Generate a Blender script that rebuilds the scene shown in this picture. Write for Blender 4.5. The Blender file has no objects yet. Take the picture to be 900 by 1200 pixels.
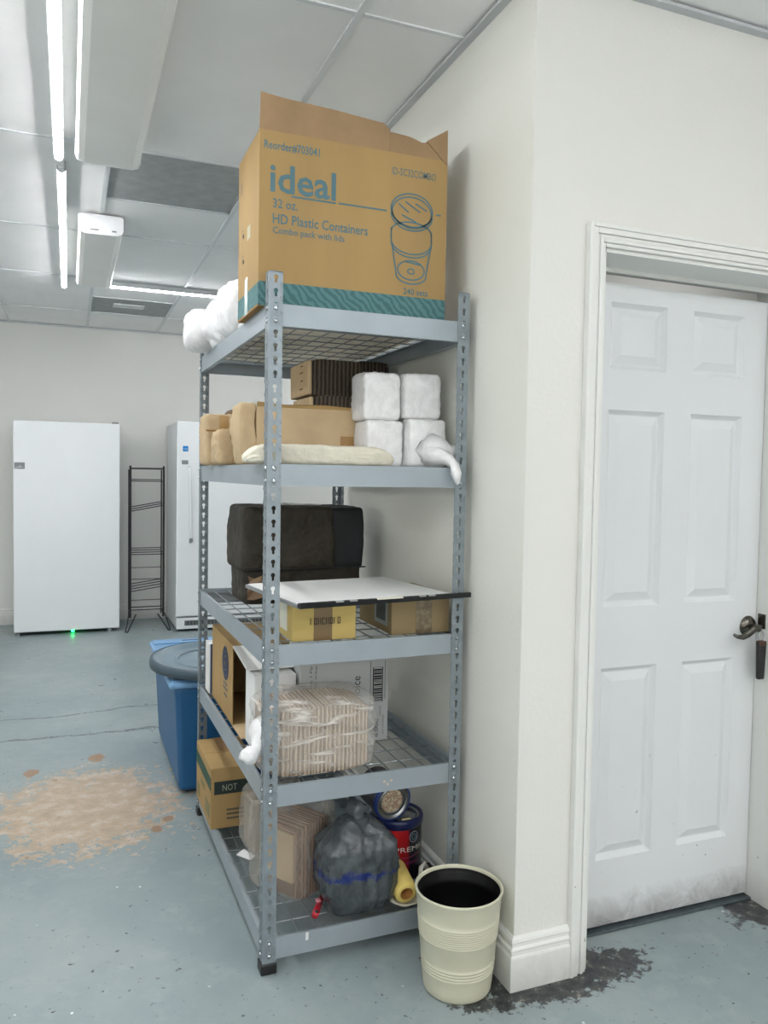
import bpy, bmesh, math, random
from mathutils import Vector, Matrix, noise
random.seed(7)
PI = math.pi
SC = bpy.context.scene
COL = SC.collection

# ------------------------------------------------------------------ camera
def make_camera():
    yaw, pitch, roll = 0.3784, -0.0452, 0.0169
    cy, sy, cp, sp = math.cos(yaw), math.sin(yaw), math.cos(pitch), math.sin(pitch)
    f = Vector((sy*cp, cy*cp, sp)); r = Vector((cy, -sy, 0)); u = r.cross(f)
    r2 = r*math.cos(roll) + u*math.sin(roll); u2 = u*math.cos(roll) - r*math.sin(roll)
    cd = bpy.data.cameras.new('camera'); cam = bpy.data.objects.new('camera', cd); COL.objects.link(cam)
    m = Matrix((r2, u2, -f)).transposed().to_4x4(); m.translation = (-0.4701, -1.9925, 1.3159)
    cam.matrix_world = m
    cd.sensor_fit = 'HORIZONTAL'; cd.sensor_width = 36; cd.lens = 930.26/900*36; cd.clip_start = 0.05
    SC.camera = cam
make_camera()
# ------------------------------------------------------------------ world, exposure
w = bpy.data.worlds.new('world'); SC.world = w; w.use_nodes = True
w.node_tree.nodes['Background'].inputs[0].default_value = (0.6, 0.65, 0.7, 1)
w.node_tree.nodes['Background'].inputs[1].default_value = 0.3
SC.view_settings.view_transform = 'Standard'; SC.view_settings.look = 'None'
SC.view_settings.gamma = 1; SC.view_settings.use_curve_mapping = False
SC.view_settings.exposure = 0.08
TUBE_POWER = 76.0     # radiance of the LED tubes

def area(name, loc, rot, sx, sy, power, rgb):
    ld = bpy.data.lights.new(name, 'AREA'); ld.shape = 'RECTANGLE'; ld.size = sx; ld.size_y = sy; ld.energy = power; ld.color = rgb
    o = bpy.data.objects.new(name, ld); COL.objects.link(o); o.location = loc; o.rotation_euler = rot
# unseen area fills added behind and left of the camera; no windows there
area('daylight_rear_window', (-.2, -4.93, 1.35), (PI/2, 0, 0), 5.0, 2.2, 54, (1., .965, .93))
area('daylight_left_window', (-2.93, .8, 1.35), (PI/2, 0, -PI/2), 5.5, 2.2, 10, (1., .975, .94))
area('closet_lamp', (2.2, .5, 2.45), (0, 0, 0), .6, .6, 5, (1., 1., 1.))   # unseen fill added to lift the dark room behind the door
XW, YC, ZC, YB = 0.595, -0.268, 2.561, 5.41      # side wall, door wall, ceiling, back wall
XL, XR, YR = -3.0, 3.4, -5.0
W, D, H = 0.5714, 1.0809, 1.83                    # shelving unit
LV = [0.0929, 0.5014, 0.8729, 1.3424, 1.7491]

# ------------------------------------------------------------------ materials
def lin(c):
    return tuple(((v/255)/12.92 if v/255 <= .04045 else ((v/255+.055)/1.055)**2.4) for v in c) + (1,)
_M = {}
class NT:
    def __init__(s, name):
        s.m = bpy.data.materials.new(name); s.m.use_nodes = True; s.t = s.m.node_tree
        s.b = s.t.nodes['Principled BSDF']; s.out = s.t.nodes['Material Output']
        s.tc = s.t.nodes.new('ShaderNodeTexCoord')
    def n(s, k, **a):
        x = s.t.nodes.new(k)
        for q, v in a.items(): setattr(x, q, v)
        return x
    def l(s, a, b): s.t.links.new(a, b)
    def noise(s, scale, detail=3, rough=.5, vec=None, dist=0, coord='Object'):
        x = s.n('ShaderNodeTexNoise'); x.inputs['Scale'].default_value = scale
        x.inputs['Detail'].default_value = detail; x.inputs['Roughness'].default_value = rough
        x.inputs['Distortion'].default_value = dist
        s.l(vec or s.tc.outputs[coord], x.inputs['Vector']); return x.outputs['Fac']
    def ramp(s, fac, stops):
        x = s.n('ShaderNodeValToRGB'); e = x.color_ramp.elements
        while len(e) < len(stops): e.new(.5)
        for i, (p, c) in enumerate(stops): e[i].position = p; e[i].color = c if len(c) == 4 else tuple(c)+(1,)
        s.l(fac, x.inputs[0]); return x.outputs[0]
    def mix(s, fac, a, b):
        x = s.n('ShaderNodeMix', data_type='RGBA')
        for v, i in ((fac, 0), (a, 6), (b, 7)):
            if hasattr(v, 'is_linked'): s.l(v, x.inputs[i])
            else: x.inputs[i].default_value = v
        return x.outputs[2]
    def math(s, op, a, b=None, c=None):
        x = s.n('ShaderNodeMath', operation=op)
        for i, v in enumerate((a, b, c)):
            if v is None: continue
            if hasattr(v, 'is_linked'): s.l(v, x.inputs[i])
            else: x.inputs[i].default_value = v
        return x.outputs[0]
    def bump(s, h, strength, dist=.01):
        x = s.n('ShaderNodeBump'); x.inputs['Strength'].default_value = strength
        x.inputs['Distance'].default_value = dist; s.l(h, x.inputs['Height']); s.l(x.outputs[0], s.b.inputs['Normal'])
def mat(name, rgb, rough=.5, metal=0., vary=.06, vscale=6., bump=0., bscale=60., stretch=None, spec=.5, bdist=.002):
    if name in _M: return _M[name]
    t = NT(name); c = lin(rgb); vec = None
    if stretch:
        mp = t.n('ShaderNodeMapping'); mp.inputs['Scale'].default_value = stretch
        t.l(t.tc.outputs['Object'], mp.inputs[0]); vec = mp.outputs[0]
    f = t.noise(vscale, 4, .55, vec)
    lo = tuple(v*(1-vary) for v in c[:3])+(1,); hi = tuple(min(1, v*(1+vary)) for v in c[:3])+(1,)
    t.l(t.ramp(f, [(.3, lo), (.7, hi)]), t.b.inputs['Base Color'])
    t.b.inputs['Roughness'].default_value = rough; t.b.inputs['Metallic'].default_value = metal
    t.b.inputs['Specular IOR Level'].default_value = spec
    if bump: t.bump(t.noise(bscale, 3, .5, vec), bump, bdist)
    _M[name] = t.m; return t.m
def film(name, rgb, clear, rough=.25, wr=18., crease=.5, stretch=None, lo=.38, hi=.72, bk=.6):
    """thin plastic: part see-through, part milky where it is creased"""
    if name in _M: return _M[name]
    t = NT(name); t.b.inputs['Base Color'].default_value = lin(rgb); t.b.inputs['Roughness'].default_value = rough
    vec = None
    if stretch:
        mp = t.n('ShaderNodeMapping'); mp.inputs['Scale'].default_value = stretch
        t.l(t.tc.outputs['Object'], mp.inputs[0]); vec = mp.outputs[0]
    f = t.noise(wr, 5, .6, vec, dist=1.2)
    t.bump(f, bk, .01)
    tr = t.n('ShaderNodeBsdfTransparent'); mx = t.n('ShaderNodeMixShader')
    fac = t.ramp(f, [(lo, (1-clear,)*3), (hi, (min(1, 1-clear+crease),)*3)])
    t.l(fac, mx.inputs[0]); t.l(tr.outputs[0], mx.inputs[1]); t.l(t.b.outputs[0], mx.inputs[2])
    t.l(mx.outputs[0], t.out.inputs[0]); _M[name] = t.m; return t.m
def emis(name, rgb, s):
    if name in _M: return _M[name]
    t = NT(name); t.b.inputs['Base Color'].default_value = lin(rgb)
    t.b.inputs['Emission Color'].default_value = lin(rgb); t.b.inputs['Emission Strength'].default_value = s
    _M[name] = t.m; return t.m

# ------------------------------------------------------------------ mesh helpers
def newob(name, me, m, parent=None, loc=None, rot=None):
    o = bpy.data.objects.new(name, me); COL.objects.link(o)
    if m is not None:
        if not me.materials: me.materials.append(m)
    if parent: o.parent = parent
    if loc: o.location = loc
    if rot: o.rotation_euler = rot
    return o
def obj(name, bm, m, parent=None, loc=None, rot=None, smooth=False, kind=None):
    bmesh.ops.recalc_face_normals(bm, faces=bm.faces) if smooth != 'keep' else None
    me = bpy.data.meshes.new(name); bm.to_mesh(me); bm.free()
    if smooth: me.polygons.foreach_set('use_smooth', [True]*len(me.polygons))
    o = newob(name, me, m, parent, loc, rot)
    if kind: o['kind'] = kind
    return o
def tag(o, label, cat, group=None):
    o['label'] = label; o['category'] = cat
    if group: o['group'] = group
    return o
def thing(name, label, cat, loc=(0, 0, 0), rz=0, group=None):
    o = bpy.data.objects.new(name, None); COL.objects.link(o); o.empty_display_size = .05
    o.location = loc; o.rotation_euler = (0, 0, rz); return tag(o, label, cat, group)
def struct(o): o['kind'] = 'structure'; return o
def bx(bm, x0, y0, z0, x1, y1, z1, bev=0, seg=1):
    vs = [bm.verts.new(p) for p in ((x0,y0,z0),(x1,y0,z0),(x1,y1,z0),(x0,y1,z0),(x0,y0,z1),(x1,y0,z1),(x1,y1,z1),(x0,y1,z1))]
    fs = [bm.faces.new([vs[i] for i in f]) for f in ((3,2,1,0),(4,5,6,7),(0,1,5,4),(1,2,6,5),(2,3,7,6),(3,0,4,7))]
    if bev: bmesh.ops.bevel(bm, geom=list({e for f in fs for e in f.edges}), offset=bev, segments=seg, affect='EDGES', profile=.5)
    return bm
def box(*a, **k): return bx(bmesh.new(), *a, **k)
def tube(bm, pts, r, n=8, closed=False):
    pts = [Vector(p) for p in pts]; rings = []; N = len(pts); up = None
    for i, p in enumerate(pts):
        if closed: d = pts[(i+1) % N]-pts[i-1]
        else: d = (pts[min(i+1, N-1)]-pts[max(i-1, 0)])
        d.normalize()
        if up is None:
            up = Vector((0, 0, 1)) if abs(d.z) < .9 else Vector((1, 0, 0))
        a = d.cross(up); a.normalize(); b = d.cross(a); up = -b if False else up
        rr = r[i] if isinstance(r, (list, tuple)) else r
        rings.append([bm.verts.new(p+a*rr*math.cos(2*PI*k/n)+b*rr*math.sin(2*PI*k/n)) for k in range(n)])
    for i in range(N if closed else N-1):
        A, B = rings[i], rings[(i+1) % N]
        for k in range(n): bm.faces.new((A[k], A[(k+1) % n], B[(k+1) % n], B[k]))
    if not closed:
        bm.faces.new(rings[0][::-1]); bm.faces.new(rings[-1])
    return bm
def lathe(bm, prof, n=32, c=(0, 0), close=False):
    rings = []
    for r, z in prof:
        if r < 1e-5: rings.append([bm.verts.new((c[0], c[1], z))])
        else: rings.append([bm.verts.new((c[0]+r*math.cos(2*PI*k/n), c[1]+r*math.sin(2*PI*k/n), z)) for k in range(n)])
    for A, B in zip(rings, rings[1:]):
        for k in range(n):
            q = (k+1) % n
            if len(A) == 1 and len(B) == 1: continue
            if len(A) == 1: bm.faces.new((A[0], B[q], B[k]))
            elif len(B) == 1: bm.faces.new((A[k], A[q], B[0]))
            else: bm.faces.new((A[k], A[q], B[q], B[k]))
    return bm
def prism(bm, poly, axis, a, b):
    """extrude a 2-D polygon along an axis: 'x' (poly = y,z), 'y' (x,z), 'z' (x,y)"""
    def P(p, t): return {'x': (t, p[0], p[1]), 'y': (p[0], t, p[1]), 'z': (p[0], p[1], t)}[axis]
    A = [bm.verts.new(P(p, a)) for p in poly]; B = [bm.verts.new(P(p, b)) for p in poly]
    bm.faces.new(A[::-1]); bm.faces.new(B)
    for i in range(len(poly)):
        j = (i+1) % len(poly); bm.faces.new((A[i], A[j], B[j], B[i]))
    return bm
def blob(dx, dy, dz, p=4., amp=.008, ns=9., seed=0, cuts=14, flat=True, top=None, amp2=.003, taper=0.):
    """rounded, lumpy box standing on z = 0 (bags, paper bundles)"""
    bm = bmesh.new(); bmesh.ops.create_cube(bm, size=2.)
    bmesh.ops.subdivide_edges(bm, edges=bm.edges[:], cuts=cuts, use_grid_fill=True)
    off = Vector((seed*3.7, seed*1.3, seed*7.1))
    for v in bm.verts:
        q = v.co; L = (abs(q.x)**p+abs(q.y)**p+abs(q.z)**p)**(1/p); q = q/L
        P = Vector((q.x*dx/2, q.y*dy/2, (q.z+1)*dz/2)); n = q.normalized()
        t = P.z/dz
        if taper: P.x *= 1-taper*t; P.y *= 1-taper*t
        if top: s = top(t); P.x *= s; P.y *= s
        a = noise.fractal(P*ns+off, .9, 2., 3)*amp
        rdg = (1-abs(noise.noise(P*ns*2.3+off*2)))**6*amp2
        if flat: a *= min(1, t*5); rdg *= min(1, t*5)
        P += n*(a+rdg)
        if P.z < 0: P.z = 0
        v.co = P
    return bm
def shape(bm, fn):
    for v in bm.verts: v.co = Vector(fn(v.co))
    return bm
def text(s, w, h, m, parent, loc, rot=(PI/2, 0, 0), name='lettering', bend=None, depth=.0004, halign='L', bold=0.):
    cu = bpy.data.curves.new('letters', 'FONT'); cu.body = s; cu.size = 1; cu.extrude = 0; cu.offset = bold; cu.resolution_u = 2
    tmp = bpy.data.objects.new('letters', cu); COL.objects.link(tmp)
    bpy.context.view_layer.update()
    me = bpy.data.meshes.new_from_object(tmp.evaluated_get(bpy.context.evaluated_depsgraph_get()))
    bpy.data.objects.remove(tmp); bpy.data.curves.remove(cu)
    xs = [v.co.x for v in me.vertices]; ys = [v.co.y for v in me.vertices]
    x0, x1, y0, y1 = min(xs), max(xs), min(ys), max(ys)
    for v in me.vertices:
        x = (v.co.x-x0)/(x1-x0)*w; y = (v.co.y-y0)/(y1-y0)*h
        if bend: a = x/bend; v.co = (bend*math.sin(a), y, bend*math.cos(a)-bend)
        else: v.co = (x, y, 0)
    me.materials.clear(); me.name = name
    o = newob(name, me, m, parent, loc, rot); return o
def flatlines(paths, wd, m, parent, loc, rot=(PI/2, 0, 0), name='printed_drawing', closed=False):
    """flat strokes in a plane (print on a face)"""
    bm = bmesh.new()
    for pts, cl in paths:
        P = [Vector((a, b, 0)) for a, b in pts]; N = len(P); L = []; Rr = []
        for i in range(N):
            d = (P[(i+1) % N]-P[i-1]) if cl else (P[min(i+1, N-1)]-P[max(i-1, 0)])
            d.normalize(); n = Vector((-d.y, d.x, 0))*wd/2
            L.append(bm.verts.new(P[i]+n)); Rr.append(bm.verts.new(P[i]-n))
        for i in range(N if cl else N-1):
            j = (i+1) % N; bm.faces.new((L[i], Rr[i], Rr[j], L[j]))
    return obj(name, bm, m, parent, loc, rot, smooth='keep')
def ell(cx, cy, a, b, n=36, t0=0, t1=2*PI, full=True):
    k = n if full else n+1
    return [(cx+a*math.cos(t0+(t1-t0)*i/n), cy+b*math.sin(t0+(t1-t0)*i/n)) for i in range(k)]

# ================================================================== materials in use
def wall_mat(name, rgb, dirt=0.):
    t = NT(name); c = lin(rgb)
    f = t.noise(1.3, 4, .6)
    base = t.ramp(f, [(.3, tuple(v*.97 for v in c[:3])), (.7, tuple(min(1, v*1.02) for v in c[:3]))])
    if dirt:     # scuffs and grime low on the door and its frame
        sx = t.n('ShaderNodeSeparateXYZ'); t.l(t.tc.outputs['Object'], sx.inputs[0])
        z = t.math('MULTIPLY_ADD', sx.outputs[2], -7.5, 1.15)
        g = t.math('MULTIPLY', t.math('MAXIMUM', z, 0.), t.noise(9, 6, .7, dist=1.))
        g = t.ramp(g, [(.18, (0, 0, 0)), (.75, (1, 1, 1))])
        base = t.mix(t.math('MULTIPLY', g, dirt), base, lin((62, 56, 48)))
        sp = t.ramp(t.noise(60, 3, .6), [(.70, (0, 0, 0)), (.74, (1, 1, 1))])
        low = t.ramp(sx.outputs[2], [(.25, (.7, .7, .7)), (.6, (0, 0, 0))])
        base = t.mix(t.math('MULTIPLY', sp, low), base, lin((90, 84, 76)))
    t.l(base, t.b.inputs['Base Color']); t.b.inputs['Roughness'].default_value = .5
    t.b.inputs['Specular IOR Level'].default_value = .3
    t.bump(t.noise(95, 3, .6), .35 if not dirt else .08, .004)
    _M[name] = t.m; return t.m
M_wall = wall_mat('wall_paint', (226, 226, 222))
M_wallf = wall_mat('door_wall_paint', (222, 221, 216))
M_cream = wall_mat('side_wall_paint', (229, 229, 221))
M_trim = wall_mat('trim_gloss_paint', (226, 227, 223), dirt=.3)
M_door = wall_mat('door_paint', (218, 221, 222), dirt=.8)
M_tile = mat('ceiling_tile_face', (247, 247, 246), .9, vary=.03, vscale=3, bump=.25, bscale=220)
M_bar = mat('ceiling_grid_metal', (222, 225, 226), .5)
M_grey_tile = mat('grey_vent_filter', (166, 169, 168), .9, vary=.12, vscale=14, bump=.3, bscale=150)
M_steel = mat('grey_powdercoat_steel', (154, 164, 171), .42, .28, vary=.05, vscale=9, bump=.06, bscale=90)
M_steel_d = mat('grey_post_steel', (136, 146, 152), .42, .45, vary=.12, vscale=30, bump=.08, bscale=140)
M_wire = mat('zinc_wire', (150, 156, 160), .35, .8, vary=.1)
M_rivet = mat('rivet_steel', (180, 186, 192), .25, .9)
M_black = mat('black_plastic', (20, 20, 22), .45)
M_card = mat('kraft_cardboard', (162, 133, 86), .85, vary=.11, vscale=5, bump=.35, bscale=70, stretch=(1, 1, .2))
M_card_l = mat('pale_kraft', (192, 168, 132), .8, vary=.12, vscale=8, bump=.5, bscale=24, bdist=.004)
M_card_y = mat('yellow_kraft', (196, 172, 104), .8, vary=.08, vscale=6, bump=.12)
M_card_d = mat('inner_cardboard', (150, 112, 66), .9, vary=.1)
M_flap = mat('flap_cardboard', (152, 124, 92), .85, vary=.12, vscale=9, bump=.3, bscale=30)
M_tape = mat('brown_tape', (120, 98, 62), .3, vary=.1)
M_paperw = mat('white_paper', (226, 227, 226), .7, vary=.03, bump=.1, bscale=30)
M_paperc = mat('cream_paper', (214, 209, 192), .7, vary=.09, vscale=12, bump=.9, bscale=40, bdist=.008)
M_foam = mat('white_foam', (248, 249, 250), .45, vary=.03, vscale=20, bump=.25, bscale=35, bdist=.002)
M_ink = mat('teal_ink', (84, 116, 124), .8, vary=.05)
M_inkb = mat('black_ink', (30, 30, 32), .7)
M_inkt = mat('brown_ink', (92, 84, 68), .8)
M_appl = mat('white_appliance_enamel', (236, 239, 241), .22, vary=.01, bump=.03, bscale=60)
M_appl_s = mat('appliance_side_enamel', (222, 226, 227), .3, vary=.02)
M_grey = mat('mid_grey_plastic', (128, 132, 134), .4)
M_blk_wire = mat('black_coated_wire', (26, 27, 30), .4)

def striped(name, c1, c2, scale, rough=.8, axis='X', bump=.5):
    t = NT(name); wv = t.n('ShaderNodeTexWave', wave_type='BANDS', bands_direction=axis, wave_profile='SIN')
    wv.inputs['Scale'].default_value = scale; wv.inputs['Distortion'].default_value = 1.6
    wv.inputs['Detail'].default_value = 3; wv.inputs['Detail Scale'].default_value = 2.
    t.l(t.tc.outputs['Object'], wv.inputs[0])
    t.l(t.ramp(wv.outputs[1], [(.25, lin(c1)), (.75, lin(c2))]), t.b.inputs['Base Color'])
    t.b.inputs['Roughness'].default_value = rough; t.bump(wv.outputs[1], bump, .003)
    _M[name] = t.m; return t.m
M_bagstack = striped('brown_bag_edges', (44, 38, 32), (92, 80, 66), 24)
M_lids = striped('stacked_carton_edges', (150, 128, 106), (206, 188, 166), 26, .6)
M_sack = mat('dark_brown_sack_paper', (46, 41, 31), .7, vary=.3, vscale=5, bump=1., bscale=11, bdist=.03)
M_sackk = mat('charcoal_sack_paper', (30, 32, 36), .7, vary=.2, vscale=5, bump=.7, bscale=12, bdist=.01)
M_film = film('clear_wrap', (232, 228, 222), .74, .2, 7, .7, (.8, .8, 4.5), .52, .70)
M_film2 = film('dull_clear_wrap', (196, 190, 180), .72, .22, 7, .55, (1, 1, .6), .52, .74)
M_cupfilm = film('milky_bag', (252, 252, 253), .25, .3, 16, .2, bk=.16)

def floor_mat():
    t = NT('blue_grey_painted_concrete'); V = t.tc.outputs['Object']
    sx = t.n('ShaderNodeSeparateXYZ'); t.l(V, sx.inputs[0]); X, Y = sx.outputs[0], sx.outputs[1]
    def dist(cx, cy, rx, ry):
        a = t.math('DIVIDE', t.math('SUBTRACT', X, cx), rx); b = t.math('DIVIDE', t.math('SUBTRACT', Y, cy), ry)
        return t.math('SQRT', t.math('ADD', t.math('MULTIPLY', a, a), t.math('MULTIPLY', b, b)))
    n1 = t.noise(1.6, 5, .6); n2 = t.noise(9, 6, .65); n3 = t.noise(34, 5, .7)
    base = t.ramp(n1, [(.3, lin((126, 140, 144))), (.5, lin((138, 151, 153))), (.72, lin((153, 163, 163)))])
    base = t.mix(t.ramp(n2, [(.52, (0, 0, 0)), (.75, (.5, .5, .5))]), base, lin((168, 176, 175)))
    # pale mineral bloom, small dark scuffs and white flecks of paint
    base = t.mix(t.ramp(t.noise(22, 6, .75), [(.60, (0, 0, 0)), (.68, (.55, .55, .55))]), base, lin((124, 136, 140)))
    dk = t.math('MULTIPLY', t.ramp(t.noise(42, 4, .6), [(.655, (0, 0, 0)), (.68, (1, 1, 1))]), t.ramp(t.noise(2.3, 2), [(.4, (0, 0, 0)), (.6, (1, 1, 1))]))
    base = t.mix(dk, base, lin((52, 54, 54)))
    vo = t.n('ShaderNodeTexVoronoi'); vo.inputs['Scale'].default_value = 13; t.l(V, vo.inputs['Vector'])
    fl = t.math('MULTIPLY', t.ramp(vo.outputs['Distance'], [(.035, (1, 1, 1)), (.06, (0, 0, 0))]), t.ramp(t.noise(5, 2), [(.5, (0, 0, 0)), (.52, (1, 1, 1))]))
    base = t.mix(fl, base, lin((226, 232, 232)))
    # worn-through tan patch beside the shelving, with frayed rim
    edge = t.math('ADD', t.math('MULTIPLY', t.math('SUBTRACT', n2, .5), 1.5), t.math('MULTIPLY', t.math('SUBTRACT', n3, .5), 2.0))
    d = t.math('ADD', dist(-.41, 1.27, .40, .47), edge)
    patch = t.ramp(d, [(.80, (1, 1, 1)), (.86, (0, 0, 0))])
    tan = t.ramp(t.noise(14, 6, .7), [(.3, lin((160, 142, 122))), (.5, lin((178, 158, 134))), (.68, lin((196, 188, 176)))])
    base = t.mix(patch, base, tan)
    for (cx, cy, r) in ((-.17, .98, .022), (-.12, 1.06, .02), (-.62, 1.72, .035), (-.35, 1.83, .04)):
        dd = t.math('ADD', dist(cx, cy, r, r*1.3), t.math('MULTIPLY', edge, .8))
        base = t.mix(t.ramp(dd, [(.9, (1, 1, 1)), (1., (0, 0, 0))]), base, lin((150, 120, 92)))
    # stripped dark band with plaster crumbs along the corner and the door frame
    dm = t.math('ADD', dist(.72, -.27, .30, .095), t.math('MULTIPLY', edge, .9))
    dm2 = t.math('ADD', dist(1.55, -.20, .17, .12), t.math('MULTIPLY', edge, .9))
    dm3 = t.math('ADD', dist(.52, -.16, .10, .16), t.math('MULTIPLY', edge, .8))
    dm = t.math('MINIMUM', t.math('MINIMUM', dm, dm2), dm3)
    dirt = t.ramp(t.noise(30, 6, .75), [(.4, lin((40, 43, 46))), (.58, lin((74, 76, 76))), (.66, lin((150, 144, 132)))])
    base = t.mix(t.ramp(dm, [(.85, (1, 1, 1)), (.95, (0, 0, 0))]), base, dirt)
    # two long cracks across the slab
    wob = t.math('MULTIPLY', t.math('SUBTRACT', t.noise(2.2, 5, .6), .5), .25)
    cr = None
    for yy, wd in ((2.20, .014), (2.58, .010)):
        q = t.math('ABSOLUTE', t.math('SUBTRACT', t.math('ADD', Y, wob), t.math('ADD', yy, t.math('MULTIPLY', X, .02))))
        q = t.math('MULTIPLY', t.math('LESS_THAN', q, wd), t.ramp(n3, [(.38, (0, 0, 0)), (.5, (1, 1, 1))]))
        cr = q if cr is None else t.math('MAXIMUM', cr, q)
    base = t.mix(t.math('MULTIPLY', cr, .75), base, lin((66, 72, 74)))
    t.l(base, t.b.inputs['Base Color'])
    t.l(t.ramp(n2, [(.3, (.26,)*3), (.7, (.44,)*3)]), t.b.inputs['Roughness'])
    hh = t.math('SUBTRACT', t.math('MULTIPLY', n3, .3), t.math('MULTIPLY', t.math('MAXIMUM', patch, cr), .8))
    t.bump(hh, .35, .004)
    return t.m
M_floor = floor_mat()

# ================================================================== the setting
struct(obj('floor', box(XL, YR, -.05, XR, YB, 0), M_floor))
struct(obj('ceiling_slab', box(XL, YR, ZC+.012, XR, YB, ZC+.06), M_wall)).name = 'ceiling'
CE = bpy.data.objects['ceiling']
struct(obj('wall_back', box(XL, YB, 0, XR, YB+.08, ZC), M_wall))
struct(obj('wall_left', box(XL-.08, YR, 0, XL, YB, ZC), M_wall))
struct(obj('wall_rear', box(XL, YR-.08, 0, XR, YR, ZC), M_wall))
struct(obj('wall_far_right', box(XR, YR, 0, XR+.08, YB, ZC), M_wall))
YP = 1.19                                         # far end of the partition beside the shelving
struct(obj('wall_right', box(XW, YC+.0, 0, XW+.10, YP, ZC), M_cream))
OX0, OX1, OZ = .812, 1.542, 1.914                 # door opening
bm = box(XW+.0006, YC-.001, 0, OX0, -.13, ZC); bx(bm, OX1, YC-.001, 0, XR, -.13, ZC); bx(bm, OX0, YC-.001, OZ, OX1, -.13, ZC)
struct(obj('wall_front', bm, M_wallf))
struct(obj('wall_closet', box(XW+.1006, YP-.08, 0, XR, YP, ZC), M_wall))

# ceiling tiles: one object each
cols = [-2.73, -2.13, -1.53, -.93, -.32, .26, .86, 1.46, 2.06, 2.66, XR]
cols = [XL]+cols
rows = [YR, -3.53, -2.33, -1.12, .085, 1.29, 2.48, 3.53, 4.69, YB]
tcache = {}
def tile(x0, x1, y0, y1, m=M_tile, nm='ceiling_tile', sag=0.):
    k = (round(x1-x0, 3), round(y1-y0, 3), m.name)
    if k not in tcache:
        b = box(-(x1-x0)/2+.003, -(y1-y0)/2+.003, 0, (x1-x0)/2-.003, (y1-y0)/2-.003, .008)
        me = bpy.data.meshes.new(nm); b.to_mesh(me); b.free(); me.materials.append(m); tcache[k] = me
    newob(nm, tcache[k], None, CE, ((x0+x1)/2, (y0+y1)/2, ZC+.003-sag))
for i in range(len(cols)-1):
    for j in range(len(rows)-1):
        x0, x1, y0, y1 = cols[i], cols[i+1], rows[j], rows[j+1]
        if i == 5 and j == 5: tile(x0, .24, y0, 1.90, M_grey_tile, 'vent_tile', .001); tile(x0, x1, 1.90, y1); continue
        if i == 5 and j == 8-1: tile(x0, x1, y0, 4.10); tile(x0, x1, 4.10, y1, M_grey_tile, 'vent_tile'); continue
        tile(x0, x1, y0, y1)
for x in cols[1:-1]: obj('grid_bar', box(x-.010, YR, ZC-.004, x+.010, YB, ZC+.004), M_bar, CE)
for y in rows[1:-1]: obj('grid_bar', box(XL, y-.007, ZC-.002, XR, y+.007, ZC+.003), M_bar, CE)
for y in (1.90, 4.10): obj('grid_bar', box(-.32, y-.008, ZC-.002, .26, y+.008, ZC+.003), M_bar, CE)
# little diffuser bar behind the far grey panel, and wall angles
obj('vent_core', box(-.16, 4.28, ZC-.006, .06, 4.40, ZC+.002, bev=.002), M_bar, CE)
M_ang = mat('wall_angle', (196, 200, 202), .5)
obj('wall_angle', box(XW-.024, YC-.02, ZC-.012, XW, YP, ZC-.003), M_ang, CE)
obj('wall_angle', box(XW-.024, YC-.026, ZC-.012, XR, YC, ZC-.003), M_ang, CE)
obj('wall_angle', box(XL, YB-.022, ZC-.012, XR, YB, ZC-.003), M_ang, CE)

# baseboards: profile swept along the wall line, mitred at the corner
def sweep(path, prof, m, name):
    """path: (x,y) points; prof: (out, z) with out measured to the left of travel"""
    bm = bmesh.new(); P = [Vector(p) for p in path]; rings = []
    for i, p in enumerate(P):
        ds = []
        if i > 0: ds.append((P[i]-P[i-1]).normalized())
        if i < len(P)-1: ds.append((P[i+1]-P[i]).normalized())
        ns = [Vector((-d.y, d.x)) for d in ds]; n = sum(ns, Vector((0, 0)))
        n.normalize(); n /= max(.3, n.dot(ns[0]))
        rings.append([bm.verts.new((p.x+n.x*o, p.y+n.y*o, z)) for o, z in prof])
    for A, B in zip(rings, rings[1:]):
        for k in range(len(prof)):
            q = (k+1) % len(prof); bm.faces.new((A[k], A[q], B[q], B[k]))
    bm.faces.new(rings[0]); bm.faces.new(rings[-1][::-1])
    return obj(name, bm, m)
BP = [(0, 0), (.018, 0), (.018, .086), (.0165, .090), (.013, .092), (.013, .101), (.016, .105), (.016, .108), (.010, .113), (.010, .121), (.013, .125), (.011, .132), (.004, .138), (0, .138)]
BPr = [(-o, z) for o, z in BP]
struct(sweep([(XW, YP), (XW, YC-.001), (.757, YC-.001)], BPr, M_trim, 'baseboard_right'))
struct(sweep([(XL, YB), (XR, YB)], BPr, M_trim, 'baseboard_back'))

# door frame: stepped casing, jambs, stop
root = struct(thing('door_frame', '', '')); del root['label']; del root['category']; root.name = 'door_1_frame'
def casing():
    bm = bmesh.new(); y = YC-.001
    steps = [(0, .010, .010), (.010, .020, .015), (.020, .030, .012), (.030, .044, .019), (.044, .055, .022)]
    # steps measured outward from the opening: (from, to, thickness)
    for a, b, th in steps:
        bx(bm, OX0-b, y-th, 0, OX0-a, y, OZ+b, bev=.0015); bx(bm, OX1+a, y-th, 0, OX1+b, y, OZ+b, bev=.0015)
        bx(bm, OX0-a, y-th, OZ+a, OX1+a, y, OZ+b, bev=.0015)
    return bm
obj('casing', casing(), M_trim, root)
obj('side_jamb', box(OX0-.012+.012, YC, 0, OX0+.010, -.085, OZ), M_trim, root)
obj('side_jamb', box(OX1-.010, YC, 0, OX1, -.085, OZ), M_trim, root)
obj('head_jamb', box(OX0, YC, OZ-.010, OX1, -.085, OZ), M_trim, root)
bm = box(OX0+.01, -.150, OZ-.022, OX1-.01, -.138, OZ-.010)
obj('door_stop', bm, M_trim, root)
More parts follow.
